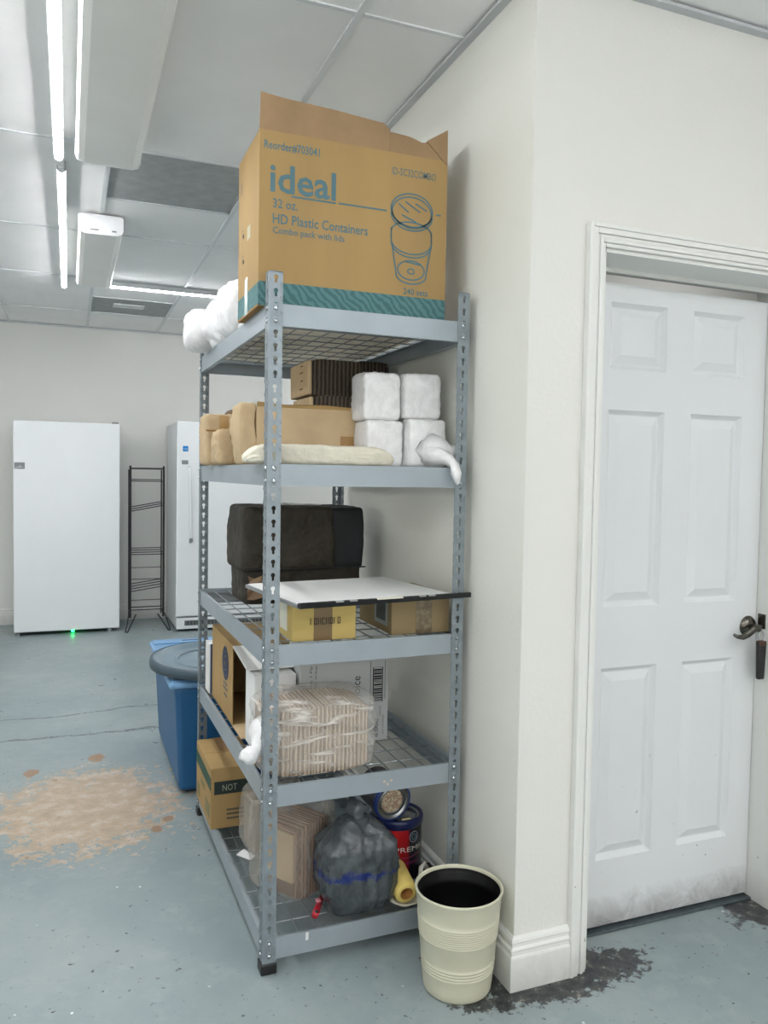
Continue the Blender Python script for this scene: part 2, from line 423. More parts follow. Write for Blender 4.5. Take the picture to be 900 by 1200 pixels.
obj('threshold', box(OX0, -.150, 0, OX1, -.09, .007, bev=.002), mat('worn_grey_threshold', (70, 80, 84), .5, vary=.3, vscale=20), root)

# the six-panel door
DX0, DX1, DZ0, DZ1, DY = .824, 1.530, .014, 1.868, -.130
door = thing('door_1', '', '', (0, 0, 0)); del door['label']; del door['category']; struct(door)
PC = [(.948, 1.146), (1.243, 1.443)]; PR = [(.21, .774), (.951, 1.515), (1.631, 1.817)]
xs = [DX0, *PC[0], *PC[1], DX1]; zs = [DZ0, *PR[0], *PR[1], *PR[2], DZ1]
bm = bmesh.new()
for i in range(5):
    for j in range(7):
        if i in (1, 3) and j in (1, 3, 5): continue
        bm.faces.new([bm.verts.new(p) for p in ((xs[i], DY, zs[j]), (xs[i+1], DY, zs[j]), (xs[i+1], DY, zs[j+1]), (xs[i], DY, zs[j+1]))])
bx(bm, DX0, DY+.016, DZ0, DX1, DY+.035, DZ1)
for (a, b, c, d) in ((DX0, DZ0, DX1, DZ0), (DX1, DZ0, DX1, DZ1), (DX1, DZ1, DX0, DZ1), (DX0, DZ1, DX0, DZ0)):
    bm.faces.new([bm.verts.new(p) for p in ((a, DY, b), (c, DY, d), (c, DY+.0165, d), (a, DY+.0165, b))])
bmesh.ops.remove_doubles(bm, verts=bm.verts, dist=.0005)
obj('door_slab', bm, M_door, door)
for a, b in PC:
    for c, d in PR:
        bm = bmesh.new(); rings = []
        for ins, dep in ((0, 0), (.003, .004), (.012, .014), (.015, .0145), (.040, .003), (.042, .003)):
            rings.append([bm.verts.new(p) for p in ((a+ins, DY+dep, c+ins), (b-ins, DY+dep, c+ins), (b-ins, DY+dep, d-ins), (a+ins, DY+dep, d-ins))])
        for A, B in zip(rings, rings[1:]):
            for k in range(4): bm.faces.new((A[k], A[(k+1) % 4], B[(k+1) % 4], B[k]))
        bm.faces.new(rings[-1]); obj('door_panel', bm, M_door, door)
# lever handle and latch
M_nick = mat('dark_brushed_nickel', (98, 94, 88), .25, .95, vary=.15, vscale=30)
hx, hz = 1.496, .868
hd = obj('door_handle', lathe(bmesh.new(), [(0, .016), (.012, .016), (.022, .012), (.031, .004), (.033, 0)], 28), M_nick, door, (hx, DY-.001, hz), (PI/2, 0, 0), smooth=True)
bm = tube(bmesh.new(), [(0, 0, .012), (0, 0, .045)], .010, 12)
def strap(bm, pts, wz, th):
    pts = [Vector(p) for p in pts]; R = []
    for i, p in enumerate(pts):
        d = pts[min(i+1, len(pts)-1)]-pts[max(i-1, 0)]; d.normalize(); n = Vector((-d.y, d.x, 0))
        R.append([bm.verts.new(p+n*s*wz[i]+Vector((0, 0, q*th))) for s, q in ((1, -1), (1, 1), (-1, 1), (-1, -1))])
    for A, B in zip(R, R[1:]):
        for k in range(4): bm.faces.new((A[k], A[(k+1) % 4], B[(k+1) % 4], B[k]))
    bm.faces.new(R[0][::-1]); bm.faces.new(R[-1])
    return bm
lv = obj('lever', bm, M_nick, hd, smooth=True)
bm = strap(bmesh.new(), [(.010, .002, .044), (-.004, .004, .046), (-.022, .000, .046), (-.046, -.014, .046), (-.066, -.022, .046), (-.086, -.020, .046), (-.102, -.012, .046)], [.008, .010, .010, .010, .008, .006, .004], .004)
bmesh.ops.bevel(bm, geom=bm.edges[:], offset=.0015, segments=2, affect='EDGES')
obj('lever_blade', bm, M_nick, hd, smooth=True)
obj('strike_plate', box(1.5295, -.166, .862, 1.5325, -.137, .908, bev=.001), M_nick, root)
# key pouch hanging from the lever
kp = thing('key_pouch', 'dark leather key pouch hanging from the lever of the white door', 'key holder', (1.502, -.178, .797))
obj('pouch', shape(box(-.014, -.008, -.085, .018, .008, .032, bev=.005, seg=2), lambda v: (v.x*(1-.35*max(0, -v.z/.1)), v.y, v.z)), mat('dark_leather', (30, 26, 30), .45, vary=.2, bump=.3, bscale=60), kp, smooth=True)
obj('key_ring', tube(bmesh.new(), [(.018*math.cos(a)*.6, 0, .046+.018*math.sin(a)) for a in [2*PI*i/16 for i in range(16)]], .0016, 6, True), M_rivet, kp, smooth=True)
obj('pouch_tab', box(-.012, -.010, .018, .016, .010, .034, bev=.003), mat('brown_leather', (74, 48, 36), .5), kp)

# ================================================================== lights of the room, seen and added
M_led = emis('led_diffuser', (252, 253, 255), TUBE_POWER)
def led(label, x, y0, y1, z=ZC-.028, cross=False, group='led tubes'):
    L = y1-y0; t = thing('led_tube', label, 'light', (x, (y0+y1)/2, z), PI/2 if cross else 0, group)
    obj('diffuser', tube(bmesh.new(), [(0, -L/2+.012, 0), (0, L/2-.012, 0)], .014, 14), M_led, t, smooth=False)
    obj('mounting_channel', box(-.0175, -L/2, -.0048, .0178, L/2, .0265), M_bar, t)
    for s in (-1, 1): obj('end_cap', tube(bmesh.new(), [(0, s*(L/2-.014), 0), (0, s*L/2, 0)], .0165, 14), M_appl, t)
    return t
led('bright LED tube running overhead, nearer one, ending beside the large ceiling light', -.505, -.80, 1.41)
led('bright LED tube of the far half of the line, ending above the fridge', -.497, 1.52, 3.72)
obj('connector', box(-.012, -1.135, -.010, .012, -1.09, .022, bev=.003), M_bar, [o for o in COL.objects if o.name.startswith('led_tube')][-1])
t = led('bright LED tube lying crosswise on the ceiling beyond the small ceiling light', 0, -1.0, 1.2, cross=True)
t.location = (.87, 3.57, ZC-.028)
for x, y in ((-.505, -3.9), (-1.55, -.8-3), (-1.55, -.9), (-1.55, 2.0), (1.9, -3.6), (2.2, 3.1)):  # unseen tubes; the row on the left is added to brighten the side wall
    led('LED tube on the ceiling outside the view, %s' % {(-.505, -3.9): 'behind the viewer', (-1.55, -3.8): 'rear left', (-1.55, -.9): 'middle of the left row', (-1.55, 2.0): 'far end of the left row', (1.9, -3.6): 'rear right', (2.2, 3.1): 'behind the partition'}[(x, y)], x, y, y+2.2)
t = led('LED tube crosswise on the ceiling in front of the white door', 0, -1.1, 1.1, cross=True); t.location = (.9, -2.3, ZC-.028)  # unseen tube, added for more light on the door front
M_acr = mat('acrylic_lens', (242, 242, 238), .3, vary=.02)
M_acr_e = mat('light_end_plate', (240, 242, 244), .35)
def wrap_light(label, x0, x1, y0, y1):
    zb = ZC-.100; w_ = x1-x0
    t = thing('ceiling_light', label, 'light', ((x0+x1)/2, (y0+y1)/2, ZC-.004), 0, 'unlit wraparound ceiling lights')
    h = w_/2; L = (y1-y0)/2
    prof = [(-h+.012, -.002), (h-.012, -.002), (h, -.010), (h, -.070), (h-.008, -.088), (h-.030, -.097), (-h+.030, -.097), (-h+.008, -.088), (-h, -.070), (-h, -.010)]
    obj('lens', prism(bmesh.new(), prof, 'y', -L+.010, L-.010), M_acr, t)
    for s in (-1, 1):
        pp = [(a*1.02, b-.001) for a, b in prof]; ya, yb_ = (-L, -L+.011) if s < 0 else (L-.011, L)
        obj('end_plate', prism(bmesh.new(), pp, 'y', ya, yb_), M_acr_e, t)
    obj('lamp_clip', box(-.05, -L-.003, -.080, -.01, -L+.001, -.074), M_grey, t)
    obj('lamp_clip', box(.05, -L-.003, -.080, .07, -L+.001, -.074), M_grey, t)
wrap_light('large white wraparound ceiling light nearer the viewer beside the LED tube', -.445, -.217, .03, 1.22)
wrap_light('smaller looking farther wraparound ceiling light beyond the grey ceiling tile', -.425, -.222, 2.14, 3.33)

# ================================================================== shelving unit
SH = thing('shelving_unit', 'tall grey steel boltless shelving unit with five wire decks', 'shelf', (0, 0, 0), .0083)
PW, TH, PITCH = .036, .0018, .0345
def flange(n0, n1):
    """keyholed strip in the plane y=0: x 0..PW, z from 0 to H"""
    bm = bmesh.new(); N = 16
    angs = [90+i*17.5 for i in range(9)]
    circ = [(.0060*math.cos(math.radians(q)), .0060*math.sin(math.radians(q))+.0040) for q in angs]
    key = circ+[(-.0031, -.0008), (-.0031, -.0108), (.0031, -.0108), (.0031, -.0008)]+[(-x, z) for x, z in circ[:0:-1]]
    N = len(key); hw, hh = PW/2, PITCH/2; outer = []
    for x, z in key:
        a = math.atan2(z, x); c_, s_ = math.cos(a), math.sin(a); k = min(hw/abs(c_) if abs(c_) > 1e-6 else 9, hh/abs(s_) if abs(s_) > 1e-6 else 9)
        outer.append((c_*k, s_*k))
    for cx, cz in ((hw, hh), (-hw, hh), (-hw, -hh), (hw, -hh)):
        j = min(range(N), key=lambda q: (outer[q][0]-cx)**2+(outer[q][1]-cz)**2); outer[j] = (cx, cz)
    nc = int(H/PITCH)
    for c in range(nc):
        zc = (c+.5)*PITCH
        O = [bm.verts.new((hw+a, 0, zc+b)) for a, b in outer]; K = [bm.verts.new((hw+a, 0, zc+b)) for a, b in key]
        for i in range(N): q = (i+1) % N; bm.faces.new((O[i], O[q], K[q], K[i]))
    vs = [bm.verts.new(p) for p in ((0, 0, nc*PITCH), (PW, 0, nc*PITCH), (PW, 0, H-.004), (PW-.004, 0, H), (.004, 0, H), (0, 0, H-.004))]
    bm.faces.new(vs)
    return bm
def post_mesh():
    bm = flange(0, 0)
    b2 = flange(0, 0)
    me = bpy.data.meshes.new('tmp'); 
    for v in b2.verts: v.co = (0, v.co.x, v.co.z)
    b2.to_mesh(me); b2.free(); bm.from_mesh(me); bpy.data.meshes.remove(me)
    bmesh.ops.remove_doubles(bm, verts=bm.verts, dist=.0003)
    bmesh.ops.recalc_face_normals(bm, faces=bm.faces)
    bmesh.ops.solidify(bm, geom=bm.faces[:], thickness=TH)
    m = bpy.data.meshes.new('post'); bm.to_mesh(m); bm.free(); m.materials.append(M_steel_d); return m
PM = post_mesh()
rv = bmesh.new(); lathe(rv, [(0, .0042), (.003, .0038), (.0058, .0016), (.0066, 0)], 10); RM = bpy.data.meshes.new('rivet'); rv.to_mesh(RM); rv.free(); RM.materials.append(M_rivet)
for sx, sy in ((0, 0), (1, 0), (0, 1), (1, 1)):
    p = newob('post', PM, None, SH, (W if sx else 0, D if sy else 0, 0))
    p.scale = (-1 if sx else 1, -1 if sy else 1, 1)
    ft = obj('foot_cap', box(-.004, -.004, 0, PW+.003, PW+.003, .030, bev=.003), M_black, p)
    for L in LV:
        for dz in (-.012, -.044):
            newob('rivet', RM, None, p, (PW/2, -.0003, L+dz), (PI/2, 0, 0))
            newob('rivet', RM, None, p, (-.0003, PW/2, L+dz), (0, -PI/2, 0))
BH = .056
prof = [(0, 0), (.0, -.036), (.003, -.040), (.003, -BH+.002), (.008, -BH), (.0165, -BH), (.0165, -BH+.0015), (.008, -BH+.0015), (.0045, -BH+.003), (.0045, -.039), (.0018, -.035), (.0018, -.0018), (.0130, -.0018), (.0130, -.010), (.0215, -.010), (.0215, -.0115), (.0115, -.0115), (.0115, 0)]
prof = [(0, 0), (0, -BH), (.014, -BH), (.014, -BH+.0016), (.0018, -BH+.0016), (.0018, -.0018), (.0100, -.0018), (.0100, -.0125), (.0190, -.0125), (.0190, -.0140), (.0085, -.0140), (.0085, 0)]
for L in LV:
    o0 = TH+.0006
    for s in (0, 1):
        pr = [((o0+a) if not s else (D-o0-a), L+b) for a, b in prof]
        obj('beam', prism(bmesh.new(), pr, 'x', TH+.001, W-TH-.001), M_steel, SH)
        pr = [((o0+a) if not s else (W-o0-a), L+b) for a, b in prof]
        obj('beam', prism(bmesh.new(), pr, 'y', TH+.011, D-TH-.011), M_steel, SH)
    ins = .0115
    dk = obj('wire_deck', tube(bmesh.new(), [(ins, ins, L-.0095), (W-ins, ins, L-.0095), (W-ins, D-ins, L-.0095), (ins, D-ins, L-.0095)], .0023, 6, True), M_wire, SH)
    key = 'wires'
    ny = 11; nx = 10
    if L == LV[0]:
        b = tube(bmesh.new(), [(ins, 0, 0), (W-ins, 0, 0)], .0019, 6); WX = bpy.data.meshes.new('wire'); b.to_mesh(WX); b.free(); WX.materials.append(M_wire)
        b = tube(bmesh.new(), [(0, ins, 0), (0, D-ins, 0)], .0019, 6); WY = bpy.data.meshes.new('wire'); b.to_mesh(WY); b.free(); WY.materials.append(M_wire)
    for i in range(1, ny+1): newob('wire', WX, None, dk, (0, i*(D/(ny+.8))-.0, L-.0096))
    for i in range(1, nx+1): newob('wire', WY, None, dk, (i*(W/(nx+1)), 0, L-.0060))
for x, z in ((.335, .470), (.345, .462), (.355, .471)): obj('sticker_residue', box(x, -.0002+TH+.0002, z, x+.008, TH+.0008, z+.006), mat('sticker_residue', (188, 176, 160), .7), SH)
obj('sticker_residue', box(.118, TH-.0004, LV[0]-.022, .126, TH+.0008, LV[0]-.001), M_paperw, SH)
def base(k): return LV[k]-.0040

# ================================================================== level 5 (top)
M_liner = mat('pale_liner_sheet', (232, 230, 222), .8, vary=.14, vscale=10, bump=.5, bscale=18, bdist=.006)
_nt = M_liner.node_tree; _tl = _nt.nodes.new('ShaderNodeBsdfTranslucent'); _tl.inputs[0].default_value = lin((232, 230, 222)); _mx = _nt.nodes.new('ShaderNodeMixShader'); _mx.inputs[0].default_value = .5
_nt.links.new(_nt.nodes['Principled BSDF'].outputs[0], _mx.inputs[1]); _nt.links.new(_tl.outputs[0], _mx.inputs[2]); _nt.links.new(_mx.outputs[0], _nt.nodes['Material Output'].inputs[0])
tag(obj('liner_sheet', box(.03, .03, base(4), W-.03, D-.04, base(4)+.0012), M_liner), 'pale liner sheet lying on the topmost wire deck under the big box', 'liner')
# big carton
B = thing('cardboard_box', 'big open cardboard box with teal print on top of the shelving unit', 'box', (-.016, .053, LV[4]+.0015))
bw, bd, bh, ct = .533, .262, .447, .0035
bm = bmesh.new()
bx(bm, 0, 0, 0, bw, ct, bh); bx(bm, 0, bd-ct, 0, bw, bd, bh); bx(bm, 0, ct, 0, ct, bd-ct, bh); bx(bm, bw-ct, ct, 0, bw, bd-ct, bh); bx(bm, ct, ct, 0, bw-ct, bd-ct, ct)
obj('body', bm, M_card, B)
def sheet(pts_top, z0, y0, x0, x1, lean=0., n=18, th=.0032, wav=.004, seed=1):
    """upright flap from z0 up to the outline pts_top (x, height)"""
    bm = bmesh.new(); cols_ = []
    for i in range(n+1):
        x = x0+(x1-x0)*i/n
        for (a, ha), (b, hb) in zip(pts_top, pts_top[1:]):
            if a <= x <= b+1e-9: h = ha+(hb-ha)*(x-a)/max(1e-6, b-a); break
        col = []
        for j in range(5):
            t = j/4; y = y0-lean*t*h+wav*noise.noise(Vector((x*9, t*2, seed)))*t
            col.append((bm.verts.new((x, y, z0+h*t)), bm.verts.new((x, y+th, z0+h*t))))
        cols_.append(col)
    for A, Bc in zip(cols_, cols_[1:]):
        for j in range(4):
            for s in (0, 1): bm.faces.new((A[j][s], Bc[j][s], Bc[j+1][s], A[j+1][s]))
        bm.faces.new((A[4][0], Bc[4][0], Bc[4][1], A[4][1])); bm.faces.new((A[0][0], Bc[0][0], Bc[0][1], A[0][1]))
    for c in (cols_[0], cols_[-1]):
        for j in range(4): bm.faces.new((c[j][0], c[j+1][0], c[j+1][1], c[j][1]))
    return bm
obj('top_flap', sheet([(0, .088), (.06, .083), (.20, .078), (.34, .069), (.353, .064), (.36, .045)], bh, .0005, 0, .356, .12), M_flap, B)
obj('top_flap', sheet([(.355, .054), (.42, .050), (.46, .040), (.48, .052), (.515, .044), (bw, .008)], bh, .001, .3575, bw, -.05, seed=5), M_flap, B)
# folded-up right flap, its torn corner standing proud
bm = bmesh.new(); vs = [(bw-.003, 0, bh), (bw+.006, .02, bh+.088), (bw+.004, .16, bh+.060), (bw-.003, bd, bh)]
A = [bm.verts.new(v) for v in vs]; A2 = [bm.verts.new((v[0]+.003, v[1], v[2])) for v in vs]
bm.faces.new(A); bm.faces.new(A2[::-1]); [bm.faces.new((A[i], A[(i+1) % 4], A2[(i+1) % 4], A2[i])) for i in range(4)]
obj('side_flap', bm, M_flap, B)
bm = bmesh.new(); vs = [(bw-.065, -.002, bh+.046), (bw-.001, -.002, bh-.012), (bw+.002, .006, bh+.090)]
A = [bm.verts.new(v) for v in vs]; A2 = [bm.verts.new((v[0], v[1]+.003, v[2])) for v in vs]
bm.faces.new(A); bm.faces.new(A2[::-1]); [bm.faces.new((A[i], A[(i+1) % 3], A2[(i+1) % 3], A2[i])) for i in range(3)]
obj('torn_flap', bm, M_flap, B)
obj('frayed_edge', sheet([(0, .012), (.04, .004), (.1, .016), (.18, .006), (bd, .010)], -.006, 0, 0, bd, 0., 12).copy() if False else box(-.001, .004, -.0012, .012, bd-.003, .006, bev=.001), M_card_d, B)
# teal band: base print with darker chevrons
t_ = NT('teal_printed_band'); wv = t_.n('ShaderNodeTexWave', wave_type='BANDS', bands_direction='DIAGONAL'); wv.inputs['Scale'].default_value = 26; wv.inputs['Distortion'].default_value = 6.
t_.l(t_.tc.outputs['Object'], wv.inputs[0]); t_.l(t_.ramp(wv.outputs[1], [(.4, lin((64, 104, 106))), (.6, lin((84, 126, 128)))]), t_.b.inputs['Base Color']); t_.b.inputs['Roughness'].default_value = .8
obj('printed_band', box(.0, -.0006, .001, bw, .0002, .063), t_.m, B)
obj('printed_band', box(-.0006, 0, .001, .0002, bd, .060), t_.m, B)
Y_ = -.0009
R0 = (PI/2, 0, 0)
text('Reorder#703041', .148, .024, M_ink, B, (.012, Y_, .398), R0, bold=.014)
text('ideal', .178, .073, M_ink, B, (.028, Y_, .292), R0, bold=.018)
text('32 oz.', .066, .024, M_ink, B, (.036, Y_, .253), R0, bold=.014)
text('HD Plastic Containers', .262, .026, M_ink, B, (.036, Y_, .213), R0, bold=.014)
text('Combo pack with lids', .196, .022, M_ink, B, (.036, Y_, .183), R0, bold=.014)
text('ID-SC32COMBO', .132, .020, M_ink, B, (.366, Y_, .388), R0, bold=.003)
text('240 sets', .074, .018, M_ink, B, (.405, Y_, .068), R0, bold=.014)
flatlines([([(.085, .287), (.206, .287)], False)], .0045, M_ink, B, (0, Y_, 0), name='printed_rule')
flatlines([([(.214, .288), (.352, .288)], False)], .0045, M_ink, B, (0, Y_, 0), name='printed_rule')
flatlines([([(.500, .296), (.515, .296)], False)], .0045, M_ink, B, (0, Y_, 0), name='printed_rule')
cx_ = .427
flatlines([(ell(cx_, .298, .062, .045), True), (ell(cx_, .292, .059, .042), True), (ell(cx_, .286, .062, .043, t0=PI, t1=2*PI, full=False), False),
           (ell(cx_, .215, .061, .036, t0=PI*.92, t1=PI*2.08, full=False), False), (ell(cx_, .206, .060, .036, t0=PI, t1=2*PI, full=False), False),
           ([(cx_-.060, .245), (cx_-.061, .215)], False), ([(cx_+.060, .245), (cx_+.061, .215)], False),
           (ell(cx_, .236, .061, .030, t0=0, t1=PI, full=False), False),
           ([(cx_-.058, .200), (cx_-.044, .120)], False), ([(cx_+.058, .200), (cx_+.044, .120)], False),
           (ell(cx_, .122, .045, .024, t0=PI, t1=2*PI, full=False), False), (ell(cx_, .135, .040, .026), True), (ell(cx_, .132, .010, .007, 14), True),
           ([(cx_-.04, .312), (cx_-.01, .292)], False), ([(cx_-.02, .320), (cx_+.025, .296)], False), ([(cx_-.03, .283), (cx_+.012, .268)], False),
           ([(cx_+.01, .318), (cx_+.045, .302)], False), ([(cx_-.018, .158), (cx_+.03, .152)], False)], .0042, M_ink, B, (0, Y_, 0))
RS = (PI/2, 0, -PI/2)
for z, hgt, s in ((.235, .018, 'n'), (.165, .018, 'n')): flatlines([(ell(0, 0, .007, .009, 12), True)], .003, M_inkt, B, (-.0009, .20, z), RS, name='printed_mark'); obj('printed_mark', box(-.001, .186, z-.014, 0, .198, z-.004), M_inkb, B)
obj('printed_mark', box(-.0009, .10, .20, 0, .14, .235), mat('pale_grey_print', (182, 176, 150), .8), B)
flatlines([([(0, 0), (.012, .035)], False), ([(.018, 0), (.030, .035)], False), ([(.012, .035), (.026, 0)], False)], .003, mat('purple_ink', (104, 88, 96), .8), B, (-.0009, .235, .345), RS, name='printed_mark')
obj('edge_tape', box(-.0012, .13, 0, -.0004, .165, .10), mat('clear_tape_strip', (176, 190, 184), .2), B)

# bag of white foam cups hanging over the far-left corner
CB = thing('bag_of_cups', 'clear bag of stacked white foam cups behind the big box', 'bag', (0, .62, base(4)+.001))
cup = [(0, 0), (.034, 0), (.040, .012), (.0385, .02), (.041, .032), (.0395, .04), (.042, .052), (.0405, .06), (.043, .072), (.0415, .08), (.044, .092), (.046, .098), (.044, .102), (.030, .106), (0, .107)]
def cupstack(x, y, z, L, rot, s=1.):
    pr = [(r*s, t*L/.107) for r, t in cup]
    obj('cup_stack', lathe(bmesh.new(), pr, 20), M_foam, CB, (x, y, z), rot, smooth=True)
for (x, y, z, L, rot, s) in ((-.030, .275, .016, .105, (-.1, -.16, 0), 1.05), (.02, .160, .004, .135, (-.15, -.02, 0), 1.0), (.05, .01, .004, .15, (.05, -.05, 0), 1.1),
                             (.045, .27, .0, .12, (0, 0, 0), .95), (.095, .12, .0, .13, (0, .1, 0), 1.), (.125, .24, .0, .11, (.1, 0, 0), .95), (.06, -.12, .0, .155, (.1, -.05, 0), 1.05), (.13, -.02, .0, .14, (0, .05, 0), 1.)):
    cupstack(x, y, z, L, rot, s)
for (x, y, dx, dy, dz, z, sd) in ((-.028, .285, .125, .15, .145, -.018+.02, 3), (.035, .15, .15, .17, .165, .002, 4), (.06, -.04, .17, .26, .185, .002, 5)):
    obj('bag_film', blob(dx, dy, dz, 2.6, .012, 14, sd, 12, flat=False), M_cupfilm, CB, (x, y, z), smooth=True)

# ================================================================== level 4
z4 = LV[3]+.0008
o = obj('paper_packet', shape(blob(.415, .096, .052, 7, .002, 20, 2, 26, amp2=.003), lambda v: (v.x, v.y, v.z*(1-.5*max(0, (abs(v.x)-.13)/.078)**3) if abs(v.x) > .13 else v.z)), M_paperc, None, (.168, .098, z4), smooth=True)
tag(o, 'low cream paper-wrapped packet at the front edge of the fourth level', 'packet')
# long kraft box, open top, with bag bundles
LB = thing('long_box', 'long low kraft box behind the cream packet', 'box', (.035, .285, z4))
lw, ld, lh = .325, .21, .168
bm = bmesh.new(); bx(bm, 0, 0, 0, lw, .003, lh); bx(bm, 0, ld-.003, 0, lw, ld, lh); bx(bm, 0, .003, 0, .003, ld-.003, lh); bx(bm, lw-.003, .003, 0, lw, ld-.003, lh); bx(bm, .003, .003, 0, lw-.003, ld-.003, .003)
obj('body', bm, M_card_l, LB)
obj('folded_flap', sheet([(0, .014), (.08, .008), (.2, .012), (.33, .006)], lh, -.001, .0, lw, .5, 12, .003, .006), M_card, LB)
obj('tape_patch', box(lw-.07, -.0012, .03, lw-.006, 0, .09), mat('tan_tape', (160, 122, 74), .35, vary=.08), LB)
bm = shape(blob(.046, .13, .176, 12, .004, 16, 17, 12, amp2=.006), lambda v: (v.x-.012*math.sin(v.z*14), v.y, v.z)); obj('end_flap', bm, M_card_l, LB, (-.014, .07, 0), smooth=True)
flatlines([([(.0, .0), (.010, .004), (.014, -.001), (.022, -.004), (.03, -.008)], False)], .003, M_inkb, LB, (.165, -.0012, .055), name='pen_mark')
def bag_bundle(name, label, loc, dx, dy, dz, n, rz=0, band=True, group='brown paper bag bundles'):
    """wrapped bundle of flat bags: the bag edges show as upright slats"""
    t = thing(name, label, 'bundle', loc, rz, group)
    bm = bmesh.new(); rnd = random.Random(int(dx*1e4)+n); x = 0
    while x < dx-.002:
        w_ = rnd.uniform(.0028, .0055); w_ = min(w_, dx-x)
        j = rnd.uniform(-.0016, .0016); k = rnd.uniform(0, .002); u = abs(x/dx-.5)*2
        bx(bm, x, j+.010*u**8, .0, x+w_*.94, dy-.002+j, dz-k-.014*u**6)
        x += w_
    obj('bag_edges', bm, M_bagstack, t, kind='stuff')
    obj('paper_wrap', shape(box(-.004, -.002, .0005, .010, dy, dz-.006, bev=.004, seg=2), lambda v: (v.x+.002*math.sin(v.z*60), v.y, v.z)), M_card_l, t, smooth=True)
    if band: obj('paper_wrap', box(.002, .008, -.0001, dx-.004, dy-.004, .003), M_card_l, t)
    return t
bag_bundle('bag_bundle', 'bundle of brown paper bags inside the long kraft box', (.20, .30, z4+.004), .155, .18, .208, 11)
b1 = bag_bundle('bag_bundle', 'dark bundle of paper bags with tan printed end lying on the long box', (.205, .34, z4+.2155), .172, .20, .110, 12)
for i, z in enumerate((.02, .045, .07, .09)): obj('printed_line', box(-.0055, .05, z, -.0035, .085-.01*(i % 2), z+.003), M_inkt, b1)
b2 = bag_bundle('bag_bundle', 'tall dark bundle of paper bags standing behind the white foam bags', (.432, .58, z4), .132, .20, .365, 13)
def wrapped(name, label, loc, dx, dy, dz, seed, m, amp=.004, p=9, rz=0, group=None, cat='package', twine=True):
    t = thing(name, label, cat, loc, rz, group)
    obj('wrapping', blob(dx, dy, dz, max(p, 9), amp*.7, 16, seed, 20, amp2=.005), m, t, (dx/2, dy/2, 0), smooth=True)
    if twine:
        e = .003
        for k in (.35, .62):
            obj('fold_crease', tube(bmesh.new(), [(dx*k, -e, .006), (dx*(k+.10), -e, dz*.45), (dx*(k-.05), -e, dz*.8), (dx*.5, -e, dz*.97)], .0012, 5), M_card_d, t)
    return t
g4 = 'brown wrapped packages'
tp = wrapped('wrapped_package', 'tall tan taped package at the far left of the fourth level', (-.034, .76, z4), .138, .15, .175, 3, M_card_l, .003, 12, group=g4, twine=False)
obj('tape_strip', box(.045, -.0055, .004, .075, -.0025, .170), mat('shiny_tan_tape', (176, 140, 88), .2), tp)
obj('tape_strip', box(-.001, -.0055, .115, .14, -.003, .121), M_card_d, tp)
wrapped('wrapped_package', 'crinkled light brown package in front of the tall taped one', (-.026, .575, z4), .128, .13, .113, 8, M_card_l, .007, 5, group=g4)
wrapped('wrapped_package', 'darker brown package tucked behind the other two packages', (.075, .93, z4), .115, .11, .205, 11, mat('dull_brown_paper', (124, 100, 74), .8, vary=.15, bump=.4, bscale=30), .005, 6, group=g4)
# white foam sleeves in plastic
def foam_bag(label, x, y, z, dx, dy, dz, seed, knot=False):
    t = thing('foam_tray_bag', label, 'bag', (x, y, z), 0, 'white bagged foam sleeves')
    obj('foam_stack', blob(dx-.006, dy-.006, dz-.004, 14, .0012, 14, seed, 12, amp2=0), M_foam, t, (dx/2, dy/2, .001), smooth=True)
    obj('bag_film', blob(dx, dy, dz, 12, .0022, 22, seed+1, 22, amp2=.0035), M_cupfilm, t, (dx/2, dy/2, 0), smooth=True)
    if knot:
        bm = tube(bmesh.new(), [(dx*.45, .01, .050), (dx*.55, -.05, .030), (dx*.60, -.105, .022), (dx*.62, -.142, .006), (dx*.64, -.150, -.018), (dx*.68, -.150, -.044)], [.035, .028, .016, .013, .016, .008], 12)
        shape(bm, lambda v: tuple(v+Vector((1, 1, 1))*noise.noise(v*60)*.007))
        obj('bag_neck', bm, M_cupfilm, t, smooth=True)
        bm = tube(bmesh.new(), [(dx*.55, .0, .05), (dx*.75, -.03, .045), (dx*.95, -.05, .040), (dx*1.08, -.045, .055)], [.050, .040, .020, .008], 12)
        shape(bm, lambda v: tuple(v+Vector((1, 1, 1))*noise.noise(v*50)*.008))
        obj('bag_fold', bm, M_cupfilm, t, smooth=True)
    return t
ft = z4+.001
foam_bag('white foam sleeve, lower left of the four beside the wall', .332, .165, ft, .112, .12, .134, 21)
foam_bag('white foam sleeve, lower right of the four, with knotted tail over the beam', .450, .125, ft, .116, .15, .140, 31, True)
foam_bag('white foam sleeve, upper left of the four beside the wall', .322, .165, ft+.1345, .114, .12, .138, 41)
foam_bag('white foam sleeve, upper right of the four beside the wall', .441, .150, ft+.1405, .118, .13, .134, 51)

